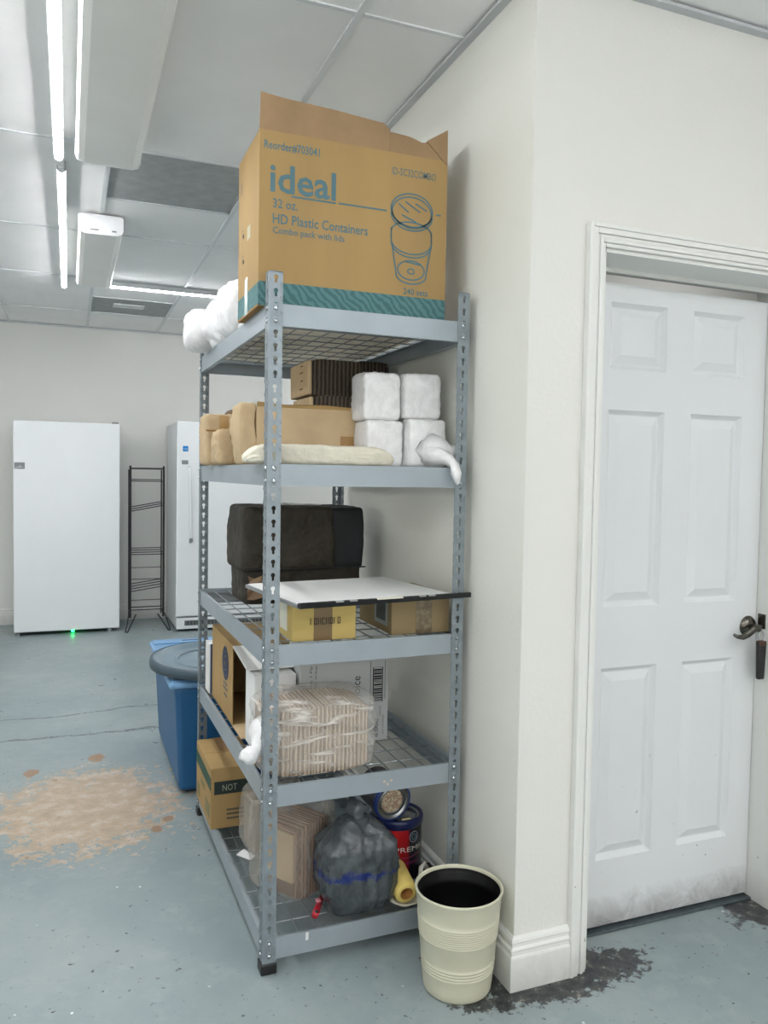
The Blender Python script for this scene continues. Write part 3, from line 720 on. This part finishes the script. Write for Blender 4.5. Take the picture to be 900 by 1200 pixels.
# ================================================================== level 3
z3 = base(2)+.0005
sk = thing('paper_sack', 'large dark brown folded paper sack on the third level', 'sack', (.068, .66, z3))
obj('lower_sack', shape(blob(.42, .24, .13, 16, .004, 9, 61, 16), lambda v: (v.x, v.y, v.z)), M_sack, sk, (.222, .12, 0), smooth=True)
obj('upper_sack', shape(blob(.335, .27, .226, 18, .006, 8, 62, 18), lambda v: (v.x*(1-.05*(v.z/.22)), v.y, v.z)), M_sack, sk, (.165, .12, .112), smooth=True)
obj('upper_sack', shape(blob(.14, .25, .222, 14, .006, 8, 63, 14), lambda v: (v.x, v.y, v.z)), M_sackk, sk, (.372, .125, .112), smooth=True)
obj('fold_seam', box(.02, -.024, .122, .44, -.014, .126, bev=.001), M_sackk, sk)
bm = bmesh.new(); rnd = random.Random(4); P = {}
for i in range(6):
    for j in range(4): P[i, j] = bm.verts.new((i*.021+rnd.uniform(-.006, .006)-.055, rnd.uniform(-.022, 0)-.004*j, j*.027+rnd.uniform(-.009, .009)-(.02 if i in (1, 4) and j == 3 else 0)))
for i in range(5):
    for j in range(3): bm.faces.new((P[i, j], P[i+1, j], P[i+1, j+1], P[i, j+1]))
o = obj('torn_paper', bm, mat('kraft_scrap', (128, 104, 80), .8, bump=.5, bscale=30), sk, (.075, -.012, .028)); mo = o.modifiers.new('thickness', 'SOLIDIFY'); mo.thickness = .0015
tag(obj('paper_scrap', prism(bmesh.new(), [(0, 0), (.05, .012), (.085, .075), (.03, .05)], 'z', 0, .003), M_card_l, None, (.125, .50, z3), (0, -.0, .0)), 'small torn tan paper scrap on the third wire deck', 'paper')
tag(obj('paper_sheet', box(0, 0, 0, .20, .09, .0015), M_paperw, None, (.16, .70, z3+.3375+.003)), 'white sheet lying on the dark paper sack', 'paper')
# yellow box
yb = thing('yellow_box', 'yellowish cardboard box with brown tape under the left of the white board', 'box', (.082, .045, z3))
obj('body', box(0, 0, 0, .180, .17, .108, bev=.0015), M_card_y, yb)
obj('tape_strip', box(.060, -.0010, 0, .112, .0, .108), M_tape, yb)
obj('printed_label', box(-.001, .05, .02, 0, .125, .098), mat('side_label', (214, 214, 200), .6), yb)
text('CARE PACK', .090, .020, M_inkb, yb, (.050, -.0016, .042), R0, name='printed_marks').name = 'printed_marks'
bpy.data.objects.remove([o for o in yb.children if o.name.startswith('printed_marks')][0])
bm = bmesh.new(); rnd = random.Random(3); x = .050
for k in range(8):
    w_ = .011; h_ = .018
    bx(bm, x, -.0016, .044, x+.0022, -.0012, .044+h_)
    if k % 2: bx(bm, x, -.0016, .044, x+w_-.003, -.0012, .0465); bx(bm, x, -.0016, .060, x+w_-.003, -.0012, .062)
    if k % 3: bx(bm, x+w_-.005, -.0016, .044, x+w_-.003, -.0012, .062)
    x += w_
obj('printed_marks', bm, M_inkb, yb, kind='stuff')
rb = thing('brown_box', 'brown cardboard box with grey side label beside the wall under the white board', 'box', (.372, .055, z3))
obj('body', box(0, 0, 0, .180, .26, .108, bev=.0015), mat('shaded_kraft', (140, 122, 88), .8, vary=.08), rb)  # an even, greyer kraft than the other boxes
obj('tape_strip', box(.075, -.001, 0, .125, 0, .108), mat('creased_tape', (120, 106, 84), .25, vary=.5, vscale=60), rb)
obj('shipping_label', box(-.001, .03, .02, 0, .13, .10), mat('grey_label', (150, 156, 156), .6), rb)
obj('label_panel', box(-.0016, .045, .032, -.001, .115, .088), mat('dark_label', (66, 74, 76), .6), rb)
# white board with black rim
wb = thing('white_board', 'white board with a black rim lying flat on two boxes', 'board', (.068, -.066, z3+.1095), .12)
obj('panel', box(.004, .004, .0, .463, .405, .010, bev=.001), M_paperw, wb)
obj('front_rim', box(-.002, -.010, -.001, .522, .004, .013, bev=.002), mat('glossy_black_rim', (18, 20, 24), .2), wb)
obj('side_rim', box(-.003, .004, -.001, .004, .405, .009, bev=.001), M_grey, wb)
obj('rim_wear', box(.22, -.0108, .0095, .30, .001, .0135, bev=.001), M_paperc, wb)
for x in (.10, .14, .35, .38): obj('rim_wear', box(x, -.0105, .010, x+.022, -.002, .0135), mat('scuffed_grey', (150, 152, 150), .5), wb)
obj('cover_sheet', shape(box(.012, .012, .0101, .46, .40, .0115), lambda v: tuple(v)), M_paperw, wb)

# ================================================================== level 2
z2 = base(1)+.0005
sb = thing('slim_box', 'slim white and blue box standing at the far left of the second level', 'box', (.012, .955, z2))
obj('body', box(0, 0, 0, .030, .075, .185, bev=.001), M_paperw, sb)
obj('blue_edge', box(.006, -.001, .001, .0305, 0, .184), mat('navy_print', (44, 58, 92), .5), sb)
ob = thing('open_box', 'tan cardboard box lying open toward the front with a blue emblem', 'box', (.022, .55, z2))
ow, od, oh, c = .19, .385, .262, .003
bm = bmesh.new(); bx(bm, 0, 0, 0, ow, od, c); bx(bm, 0, 0, oh-c, ow, od, oh); bx(bm, 0, 0, c, c, od, oh-c); bx(bm, ow-c, 0, c, ow, od, oh-c); bx(bm, c, od-c, c, ow-c, od, oh-c)
obj('body', bm, M_card, ob)
bm = box(0, -.145, .0005, ow-.06, 0, .0035); obj('bottom_flap', bm, M_card_l, ob)
bm = box(0, -.22, 0, ow-.04, 0, .003); o = obj('top_flap', bm, M_paperw, ob, (0, 0, oh-.004), (.12, 0, 0))
flatlines([(ell(0, 0, .050, .050, 24), True), (ell(0, 0, .033, .034, 20), True), (ell(0, 0, .014, .016, 12), True)], .014, mat('blue_emblem_ink', (48, 60, 84), .7), ob, (-.0012, .12, .178), RS, name='printed_emblem')
for z, a in ((.105, .06), (.088, .075), (.066, .05)): obj('printed_line', box(-.001, .10-a/2+.02, z, 0, .10+a/2+.02, z+.008), mat('dull_blue_ink', (96, 92, 88), .7), ob)
tag(obj('white_box', box(0, 0, 0, .125, .125, .226, bev=.002), M_paperw, None, (.034, .275, z2)), 'plain white box standing behind the plastic wrapped stack', 'box')
gc = thing('grey_carton', 'tall grey-white carton with sideways black print on the second level', 'box', (.168, .262, z2))
M_gcard = mat('grey_white_cardboard', (176, 180, 180), .7, vary=.04)
obj('body', box(0, 0, 0, .282, .26, .262, bev=.002), M_gcard, gc)
RU = (PI/2, -PI/2, 0)   # reads upward on the front face
def up_text(s, w_, h_, x, z, m=M_inkb):
    return text(s, w_, h_, m, gc, (x, -.0008, z), (PI/2, -PI/2, 0))
up_text('6,000', .058, .016, .252, .012)
up_text('choice', .085, .026, .190, .122)
up_text('Straight Items, 1 Ply', .150, .009, .038, .098)
up_text('Pieces per Carton, 20 Bags', .150, .007, .052, .098)
up_text('count each', .030, .006, .258, .078); up_text('net contents', .060, .005, .268, .020)
bm = bmesh.new(); z = .135
flatlines([([(0, 0), (.108, 0), (.108, .030), (0, .030)], True)], .003, M_inkb, gc, (.236+.0, -.0009, .122), (PI/2, -PI/2, 0), name='barcode_frame').location.x = .262
bm = bmesh.new(); z = .126; rnd = random.Random(9)
while z < .226:
    h_ = rnd.choice((.0015, .003, .005)); bx(bm, .234, -.0012, z, .260, -.0008, z+h_); z += h_+rnd.choice((.002, .0035))
obj('barcode', bm, M_inkb, gc, kind='stuff')
obj('printed_line', box(.222, -.001, .11, .2235, -.0006, .25), M_inkb, gc)
obj('printed_line', box(.270, -.001, .13, .2712, -.0006, .25), M_inkb, gc)
# plastic-wrapped stack of cartons
ws = thing('wrapped_stack', 'plastic wrapped stack of folded tan cartons on the second level', 'package', (.012, .045, z2))
def slabs(L, dy, dz, seed, jit=.004):
    bm = bmesh.new(); rnd = random.Random(seed); x = 0
    while x < L:
        w_ = rnd.uniform(.0035, .006); j = rnd.uniform(-jit, jit); k = rnd.uniform(-jit, jit)*.6
        u = abs(x/L*2-1); sh = .02*u**5
        bx(bm, x, .008+j+sh, .004+sh*.5, x+w_*.82, dy-.008+j-sh, dz-.008+k-sh); x += w_
    return bm
obj('carton_stack', slabs(.292, .195, .196, 5), M_lids, ws, (.010, 0, 0), kind='stuff')
fm = blob(.33, .212, .212, 6, .007, 12, 71, 26, amp2=.002)
shape(fm, lambda v: (v.x, v.y, v.z+0*v.z) if False else tuple(v+Vector((v.x, v.y, 0)).normalized()*(.004*math.sin(v.z*95+v.x*9+2*noise.noise(v*8))) if v.z > .01 else v))
obj('plastic_film', fm, M_film, ws, (.158, .098, 0), smooth=True)
bm = tube(bmesh.new(), [(.03, .06, .12), (.006, .045, .11), (-.010, .03, .100), (-.020, .01, .090), (-.034, .0, .084), (-.052, -.005, .080), (-.066, -.005, .084)], [.05, .048, .026, .016, .023, .018, .009], 14)
shape(bm, lambda v: tuple(v+Vector((1, 1, 1))*noise.noise(v*45)*.008)); obj('film_knot', bm, M_cupfilm, ws, smooth=True)
bm = tube(bmesh.new(), [(-.026, .01, .082), (-.040, -.004, .070), (-.052, .0, .064)], [.016, .018, .008], 10)
shape(bm, lambda v: tuple(v+Vector((1, 1, 1))*noise.noise(v*70)*.007)); obj('film_tail', bm, M_cupfilm, ws, smooth=True)

# ================================================================== level 1
z1 = base(0)+.0005
gb = thing('green_banded_box', 'tan cardboard box with dark green band at the far end of the bottom level', 'box', (-.020, .700, LV[0]+.001))
obj('body', box(0, 0, 0, .160, .320, .212, bev=.002), M_card, gb)
M_green = mat('green_ink', (36, 76, 62), .7)
obj('green_band', box(-.001, .0, .135, 0, .320, .180), M_green, gb)
obj('green_band', box(.012, -.001, .120, .158, 0, .165), mat('dark_green_ink', (28, 42, 38), .7), gb)
text('NOT', .050, .022, mat('pale_ink', (150, 150, 136), .7), gb, (.04, -.0016, .131), R0)
for z in (.030, .045, .060): obj('printed_line', box(.055, -.0009, z, .140, 0, z+.007), M_inkt, gb)
for y, z, a, h_ in ((.02, .03, .09, .05), (.13, .09, .08, .022), (.24, .02, .06, .05)): obj('printed_mark', box(-.0008, y, z, 0, y+a, z+h_), mat('faint_green_print', (120, 112, 74), .8), gb)
obj('lid_gap', box(.0, .158, .2115, .160, .1605, .2125), M_card_d, gb)
obj('tape_strip', box(.06, .17, .212, .10, .32, .2128), mat('lid_tape', (150, 116, 76), .35), gb)
M_pink = striped('pink_tan_carton_edges', (120, 92, 76), (184, 150, 128), 24, .6)
c1 = thing('clear_bag', 'clear plastic bag of folded cartons standing behind the near corner post', 'bag', (.128, .135, z1), .57)
obj('carton_stack', slabs(.150, .185, .225, 15, .003), M_pink, c1, (.016, 0, 0), kind='stuff')
obj('paper_insert', box(.004, .02, .06, .012, .15, .20), M_card_l, c1)
fm = blob(.180, .210, .262, 8, .004, 11, 81, 22, amp2=.004); obj('plastic_film', fm, M_film2, c1, (.088, .098, 0), smooth=True)
bm = tube(bmesh.new(), [(.04, .12, .235), (.06, .13, .275), (.10, .15, .29), (.20, .17, .285)], [.05, .04, .028, .012], 12)
shape(bm, lambda v: tuple(v+Vector((1, 1, 1))*noise.noise(v*35)*.01)); obj('film_top', bm, M_film2, c1, smooth=True)
c2 = thing('clear_bag', 'smaller clear plastic bag behind, beside the green banded box', 'bag', (.062, .44, z1), .1)
obj('plastic_film', blob(.13, .16, .215, 4, .010, 11, 91, 18, amp2=.006, taper=.15), M_film2, c2, (.065, .09, 0), smooth=True)
obj('contents', box(.02, .04, .004, .10, .14, .17, bev=.008), mat('pale_carton', (150, 140, 126), .8), c2)
tag(obj('paper_scrap', prism(bmesh.new(), [(0, 0), (.035, -.05), (.055, -.03), (.03, .03)], 'z', 0, .003), M_paperw, None, (.030, .50, z1)), 'white paper scrap at the left edge of the bottom level', 'paper')
# grey bag
t_ = NT('dark_grey_bag_plastic'); f = t_.noise(12, 5, .6, dist=1.)
sx = t_.n('ShaderNodeSeparateXYZ'); t_.l(t_.tc.outputs['Object'], sx.inputs[0])
zb_ = t_.math('SUBTRACT', 1., t_.math('MULTIPLY', t_.math('ABSOLUTE', t_.math('SUBTRACT', sx.outputs[2], .12)), 17))
bl = t_.ramp(t_.math('MULTIPLY', t_.math('MAXIMUM', zb_, 0), t_.noise(13, 4, .7)), [(.38, (0, 0, 0)), (.48, (1, 1, 1))])
t_.l(t_.mix(bl, t_.ramp(f, [(.3, lin((50, 56, 60))), (.7, lin((88, 94, 98)))]), lin((34, 48, 108))), t_.b.inputs['Base Color'])
t_.b.inputs['Roughness'].default_value = .18; t_.bump(t_.noise(16, 4, .5, dist=2.), .5, .008)
gbag = thing('grey_bag', 'grey plastic bag with blue print tied on top, in front of the red paint can', 'bag', (.290, .090, z1))
def gtop(t): return .82+.18*min(1, t/.3) if t < .74 else max(.30, 1-(t-.74)*2.3)
obj('bag_body', shape(blob(.208, .150, .262, 6, .005, 10, 101, 34, amp2=.006, top=gtop), lambda v: tuple(v+Vector((v.x, v.y, 0)).normalized()*.006*(1-abs(noise.noise(Vector((v.x*26, v.y*26, v.z*6)))))**4)), t_.m, gbag, smooth=True)
bm = tube(bmesh.new(), [(0, .0, .235), (.0, .0, .262), (-.005, .0, .275), (.01, .005, .295)], [.042, .020, .026, .036], 16)
shape(bm, lambda v: tuple(v+Vector((1, 1, .6))*noise.noise(v*60)*.014)); obj('bag_neck', bm, t_.m, gbag, smooth=True)
# red utility handle
rt = thing('red_handle', 'small red plastic handle lying on the bottom wire deck', 'tool', (.160, .058, z1+.011))
obj('grip', tube(bmesh.new(), [(0, 0, 0), (.008, .015, .001), (.045, .080, .004)], [.009, .0105, .008], 10), mat('red_plastic', (186, 34, 52), .35), rt, smooth=True)
obj('hang_hole', tube(bmesh.new(), [(.0055, .002, .0065), (.007, .005, .0125)], .0055, 10), M_black, rt)
obj('grip_patch', box(.02, .045, .008, .032, .062, .0135, bev=.001), mat('pink_label', (226, 150, 160), .5), rt)
# paint cans
M_lid = mat('lid_steel', (150, 154, 158), .25, .9, vary=.1)
M_navy = mat('navy_rim', (24, 34, 78), .3)
t_ = NT('red_can_label'); sx = t_.n('ShaderNodeSeparateXYZ'); t_.l(t_.tc.outputs['Object'], sx.inputs[0])
fx = t_.math('ADD', t_.math('MULTIPLY', sx.outputs[0], 8.), .5)
t_.l(t_.ramp(fx, [(.0, lin((60, 12, 16))), (.2, lin((190, 22, 30))), (.55, lin((150, 16, 26))), (.60, lin((24, 22, 34))), (1., lin((18, 18, 26)))]), t_.b.inputs['Base Color']); t_.b.inputs['Roughness'].default_value = .3
pc = thing('paint_can', 'upright red and navy paint can behind the grey bag', 'paint can', (.476, .238, z1), 0, 'paint cans')
r_ = .078
obj('can_body', lathe(bmesh.new(), [(0, 0), (r_-.002, 0), (r_, .003), (r_, .158), (r_-.001, .162), (0, .163)], 40), t_.m, pc, smooth=False)
obj('can_rim', lathe(bmesh.new(), [(r_-.001, .158), (r_+.004, .163), (r_+.005, .180), (r_+.003, .186), (r_-.002, .189), (r_-.006, .186), (r_-.007, .180), (r_-.02, .179)], 40), M_navy, pc, smooth=True)
obj('can_lid', lathe(bmesh.new(), [(0, .180), (r_-.022, .180), (r_-.018, .177), (r_-.012, .182), (r_-.008, .184), (r_-.006, .181)], 40), M_lid, pc, smooth=True)
M_inkw = mat('white_ink', (226, 222, 214), .6)
def bend_text(s, w_, h_, ang, z, m, par, R):
    o = text(s, w_, h_, m, par, (0, 0, z), (PI/2, 0, ang), bend=R)
    for v in o.data.vertices: v.co.z += R
    return o
bend_text('PREMIUM', .140, .015, -.46, .092, M_inkw, pc, r_+.0008)
bend_text('Interior', .05, .014, .0, .052, mat('magenta_ink', (160, 60, 120), .6), pc, r_+.0008)
bm = bmesh.new(); pts = [((r_+.0006)*math.sin(a), -(r_+.0006)*math.cos(a), .086-.012*math.cos((a+.05)*1.6)) for a in [-.62+.06*i for i in range(22)]]
obj('label_curve', tube(bm, pts, .0009, 5), mat('magenta_line', (170, 80, 110), .5), pc)
pts = [((r_+.0006)*math.sin(.35+.20*math.cos(a)), -(r_+.0006)*math.cos(.35+.20*math.cos(a)), .135+.016*math.sin(a)) for a in [2*PI*i/24 for i in range(24)]]
obj('round_emblem', tube(bmesh.new(), pts, .0012, 5, True), mat('silver_ink', (140, 140, 150), .4), pc)
pts = [((r_+.0006)*math.sin(.35+.10*math.cos(a)), -(r_+.0006)*math.cos(.35+.10*math.cos(a)), .135+.008*math.sin(a)) for a in [2*PI*i/16 for i in range(16)]]
obj('round_emblem', tube(bmesh.new(), pts, .0016, 5, True), M_ink, pc)
obj('paint_drip', box(-.01, -.068, .186, .02, -.060, .1895, bev=.0015), mat('cream_paint', (226, 212, 160), .4), pc)
lc = thing('paint_can', 'smaller paint can lying on its side on top of the red can', 'paint can', (.432, .165, z1+.1895+.0625), 0, 'paint cans')
q = .058
ax = Vector((.12, -1, -.10)).normalized(); rotq = Vector((0, 0, 1)).rotation_difference(ax).to_euler()
o = obj('can_body', lathe(bmesh.new(), [(0, -.12), (q, -.12), (q, -.006), (q-.001, 0), (q-.004, .0)], 36), mat('dark_can_label', (62, 60, 66), .3, vary=.4, vscale=14), lc, (0, 0, 0), rotq)
obj('can_rim', lathe(bmesh.new(), [(q, -.016), (q+.003, -.012), (q+.003, .0), (q+.001, .003), (q-.003, .003)], 36), mat('blue_can_rim', (34, 58, 130), .3), lc, None, rotq, smooth=True)
obj('can_lid', lathe(bmesh.new(), [(0, -.004), (.036, -.004), (.040, .0), (.043, -.004), (.048, -.004), (q-.006, .004), (q-.002, .002)], 36), M_lid, lc, None, rotq, smooth=True)
t_ = NT('paint_residue'); f = t_.noise(60, 5, .7); t_.l(t_.ramp(f, [(.4, lin((214, 206, 176))), (.52, lin((150, 112, 92))), (.62, lin((222, 214, 190)))]), t_.b.inputs['Base Color'])
obj('paint_residue', lathe(bmesh.new(), [(0, -.0015), (.034, -.0015), (.036, -.004)], 24), t_.m, lc, None, rotq)
# roller cover on a crumpled white liner
tag(obj('crumpled_liner', shape(blob(.112, .10, .034, 2.4, .010, 22, 111, 14), lambda v: (v.x, v.y, v.z*(.35+.65*min(1, (abs(v.x)/.05)**2)))), M_paperc, None, (.434, .076, z1), smooth=True), 'crumpled off-white liner under the yellow paint roller cover', 'liner')
rc = thing('roller_cover', 'yellow foam paint roller cover lying end-on at the bottom level', 'paint roller', (.418, .018, z1+.046))
ax = Vector((-.05, -1, -.22)).normalized(); rr = Vector((0, 0, 1)).rotation_difference(ax).to_euler()
obj('foam_sleeve', lathe(bmesh.new(), [(.019, 0), (.030, 0), (.033, -.004), (.033, -.105), (.029, -.109), (.019, -.109)], 28), mat('yellow_foam', (232, 206, 118), .9, vary=.06, vscale=30, bump=.4, bscale=160), rc, None, rr, smooth=True)
obj('cardboard_core', lathe(bmesh.new(), [(.0192, -.001), (.017, -.001), (.017, -.107), (.0192, -.107)], 24), mat('orange_core', (170, 116, 52), .7), rc, None, rr, smooth=True)
# roller frame and tray behind the bin
rf = thing('paint_roller', 'white paint roller frame leaning beside the red can', 'paint roller', (.500, .085, z1))
obj('frame_rod', tube(bmesh.new(), [(-.012, -.03, .008), (-.014, -.01, .055), (-.008, .0, .078), (.006, .005, .085), (.014, .01, .070)], .0075, 8), mat('off_white_plastic', (214, 212, 202), .5), rf, smooth=True)
obj('frame_guard', blob(.06, .04, .045, 3, .006, 25, 121, 8), M_paperc, rf, (.028, .0, .012), smooth=True)
tag(obj('paint_tray', shape(box(0, 0, 0, .062, .10, .062, bev=.004, seg=2), lambda v: (v.x, v.y, v.z)), M_black, None, (.500, .115, z1)), 'small black paint tray at the right end of the bottom level', 'tray')
bpy.data.objects['paint_tray'].location = (.506, .125, z1)
lc2 = bpy.data.objects['paint_tray']; lc2.scale = (.75, .30, .85)

# ================================================================== waste bin
bn = thing('waste_bin', 'cream ribbed plastic waste bin with black inside at the wall corner', 'bin', (.466, -.206, .0005))
hb, r0, r1 = .262, .088, .1115
def rad(t): return r0+(r1-r0)*t
prof = [(0, .003), (r0-.010, .0), (r0-.003, .002), (r0, .008)]
def rid(t0, t1, n):
    out = []
    for i in range(n):
        a = t0+(t1-t0)*i/n; s = (t1-t0)/n
        out += [(rad(a), a*hb), (rad(a)+.0012, (a+s*.3)*hb), (rad(a)+.0012, (a+s*.6)*hb), (rad(a)-.0004, (a+s*.8)*hb)]
    return out
prof += [(rad(.10), .10*hb)]+rid(.22, .34, 4)+[(rad(.36), .36*hb)]+rid(.56, .76, 9)+[(rad(.80), .80*hb), (rad(.97), .97*hb), (rad(1)+.002, .985*hb), (rad(1)+.0025, hb), (rad(1)-.001, hb+.002), (rad(1)-.004, hb-.001), (rad(1)-.0045, hb*.96)]
obj('bin_wall', lathe(bmesh.new(), prof, 72), mat('cream_plastic', (200, 198, 176), .38, vary=.05, vscale=9, bump=.05), bn, smooth=True)
ip = [(rad(1)-.0048, hb*.972), (rad(.93)-.0055, hb*.93), (rad(.93)-.0075, hb*.925), (rad(.88)-.0060, hb*.88), (rad(.88)-.008, hb*.875), (rad(.82)-.006, hb*.82), (rad(.1)-.006, hb*.06), (0, hb*.05)]
obj('bin_liner', lathe(bmesh.new(), ip, 64), mat('black_inner', (9, 9, 11), .45, spec=.2), bn, smooth=True)

# ================================================================== blue tub
tb = thing('storage_tub', 'tall blue plastic storage tub with lid on the floor behind the shelving unit', 'tub', (-.052, 1.27, 0))
M_blue = mat('blue_plastic', (26, 86, 132), .42, vary=.10, vscale=4, bump=.1, bscale=50)
M_blue_l = mat('pale_blue_plastic', (112, 156, 196), .4, vary=.08, vscale=5)
tw, td, th_ = .44, .80, .455
bm = box(0, 0, .010, tw, td, th_, bev=.022, seg=4)
shape(bm, lambda v: (tw/2+(v.x-tw/2)*(1+.10*v.z/th_), td/2+(v.y-td/2)*(1+.05*v.z/th_), v.z))
obj('tub_body', bm, M_blue, tb, smooth=False)
obj('tub_foot', box(.03, .03, 0, tw-.03, td-.03, .012), M_black, tb)
bm = box(-.045, -.035, th_-.010, tw+.045, td+.035, th_+.016, bev=.011, seg=3); obj('tub_lid', bm, M_blue_l, tb, smooth=False)
bm = bmesh.new(); bx(bm, -.03, -.02, th_+.014, tw+.03, .06, th_+.022, bev=.004); bx(bm, -.03, td-.07, th_+.014, tw+.03, td+.02, th_+.022, bev=.004)
obj('lid_ridge', bm, M_blue_l, tb)
obj('handle_slot', box(.11, td-.035, th_+.021, .24, td-.022, th_+.0235), M_navy, tb)
# round grey lid resting on it
rl = thing('round_lid', 'round grey plastic lid resting on the blue tub', 'lid', (.118, 1.44, th_+.024+.022))
rl.rotation_euler = (.03, 0, .3)
R = .270
t_ = M_rl = mat('grey_blue_lid_plastic', (110, 130, 142), .35, vary=.12, vscale=6)
obj('lid_disc', lathe(bmesh.new(), [(0, .022), (.04, .022), (.07, .026), (.12, .024), (.15, .016), (R-.055, .012), (R-.04, .014), (R-.03, .028), (R-.012, .030), (R-.004, .026)], 64), M_rl, rl, smooth=True)
obj('lid_rim', lathe(bmesh.new(), [(R-.010, .031), (R, .028), (R+.004, .012), (R+.002, -.008), (R-.004, -.010), (R-.006, .0)], 64), mat('slate_lid_rim', (62, 80, 92), .4), rl, smooth=True)
obj('lid_ring', lathe(bmesh.new(), [(.155, .018), (.160, .023), (.166, .023), (.172, .016)], 48), M_rl, rl, smooth=True)
obj('lid_tab', box(-.05, -R-.010, -.006, .03, -R+.004, .010, bev=.002), M_navy, rl, None, (0, 0, -.32))

# ================================================================== back of the room
fr = thing('upright_freezer', 'wide plain white upright freezer at the left of the back wall', 'freezer', (-.876, 4.85, 0), 0, None)
fw, fh = .795, 1.705
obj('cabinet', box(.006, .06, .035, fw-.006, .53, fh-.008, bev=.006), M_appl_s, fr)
obj('freezer_door', box(0, 0, .028, fw, .055, fh, bev=.010, seg=3), M_appl, fr)
obj('badge', box(.010, -.003, 1.325, .085, .0005, 1.375, bev=.001), M_grey, fr)
flatlines([([(.0, .0), (.03, .008), (.04, .022)], False), ([(.03, .008), (.06, .008)], False)], .003, M_appl, fr, (.015, -.0036, 1.332), name='badge_print')
for x in (.03, .72): obj('foot', tube(bmesh.new(), [(x, .03, 0), (x, .03, .03)], .018, 10), M_grey, fr)
for x in (.03, .72): obj('foot', tube(bmesh.new(), [(x, .45, 0), (x, .45, .04)], .018, 10), M_grey, fr)
obj('hinge_cover', box(fw-.06, .005, fh-.002, fw-.01, .05, fh+.012, bev=.003), M_grey, fr)
obj('kick_plate', box(.02, .08, .012, fw-.02, .10, .04), M_black, fr)
obj('green_indicator', tube(bmesh.new(), [(.425, .006, .020), (.445, .006, .020)], .008, 8), emis('green_led', (30, 255, 120), 14.), fr)
f2 = thing('upright_freezer', 'white upright freezer with bar handle and blue sticker beside the wire rack', 'freezer', (.350, 4.67, 0))
w2, h2 = .80, 1.738
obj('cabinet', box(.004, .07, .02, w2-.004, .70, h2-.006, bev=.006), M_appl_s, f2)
obj('freezer_door', box(0, 0, .125, w2, .065, h2, bev=.012, seg=3), M_appl, f2)
obj('base_grille', box(.004, .010, .020, w2-.004, .070, .115, bev=.004), M_appl, f2)
obj('vent_opening', box(.07, .0065, .050, w2-.07, .012, .092, bev=.002), mat('vent_dark', (104, 110, 108), .6), f2)
for i in range(22): obj('vent_slat', box(.09+i*.029, .004, .054, .102+i*.029, .008, .088), mat('vent_slat_grey', (70, 74, 74), .6), f2)
hb_ = obj('door_handle', tube(bmesh.new(), [(.100, -.002, 1.36), (.100, -.03, 1.345), (.102, -.042, 1.30), (.106, -.045, 1.05), (.110, -.042, .80), (.112, -.03, .755), (.112, -.002, .745)], .012, 10), M_appl, f2, smooth=True)
obj('handle_tip', box(.098, -.055, .745, .126, -.028, .780, bev=.006), M_grey, hb_)
st = obj('blue_sticker', box(.048, -.002, 1.490, .092, .0005, 1.535), mat('sticker_blue', (36, 132, 204), .4), f2); 
text('energy', .034, .012, M_appl, f2, (.053, -.0026, 1.502), R0)
obj('control_badge', box(.040, -.003, 1.385, .092, .0005, 1.418, bev=.001), M_grey, f2)
# black wire rack
wr = thing('wire_rack', 'narrow black wire display rack standing between the two white freezers', 'rack', (.0, 4.86, 0))
rw, rd, rh = .275, .20, 1.355
def pole(x):
    return tube(bmesh.new(), [(x, 0, .20), (x, 0, rh)], .0075, 8)
for x in (.004, rw-.004):
    obj('upright', tube(bmesh.new(), [(x, .02, .10), (x, .02, rh+.012)], .0085, 8), M_blk_wire, wr)
    obj('upright', tube(bmesh.new(), [(x, rd, .10), (x, rd, rh-.02)], .0060, 8), M_blk_wire, wr)
    s = -1 if x < .1 else 1
    obj('foot', tube(bmesh.new(), [(x, rd, .14), (x-s*.0+s*.0, .10, .14), (x+s*.01, .02, .13), (x+s*.045, -.10, .006), (x+s*.030, -.115, .006), (x-s*.045, .02, .125)], .0055, 8), M_blk_wire, wr)
obj('cross_rail', tube(bmesh.new(), [(.004, .02, rh-.01), (rw-.004, .02, rh-.01)], .007, 8), M_blk_wire, wr)
obj('cross_rail', tube(bmesh.new(), [(.004, .02, .165), (rw-.004, .02, .165)], .004, 8), M_blk_wire, wr)
for z, dz, n in ((1.24, .0, 2), (.99, .05, 3), (.63, .0, 4), (.32, .04, 4), (.16, .0, 1)):
    for k in range(n):
        y = .02+k*rd/max(1, n-1)*.98 if n > 1 else rd
        obj('shelf_wire', tube(bmesh.new(), [(.004, y, z+k*.012), (rw-.004, y, z+dz+k*.012)], .0045, 6), M_blk_wire, wr)
for z in (.50, .40, .22):
    obj('shelf_wire', tube(bmesh.new(), [(.004, rd, z), (rw-.004, rd, z)], .0035, 6), M_blk_wire, wr)
bpy.context.view_layer.update()
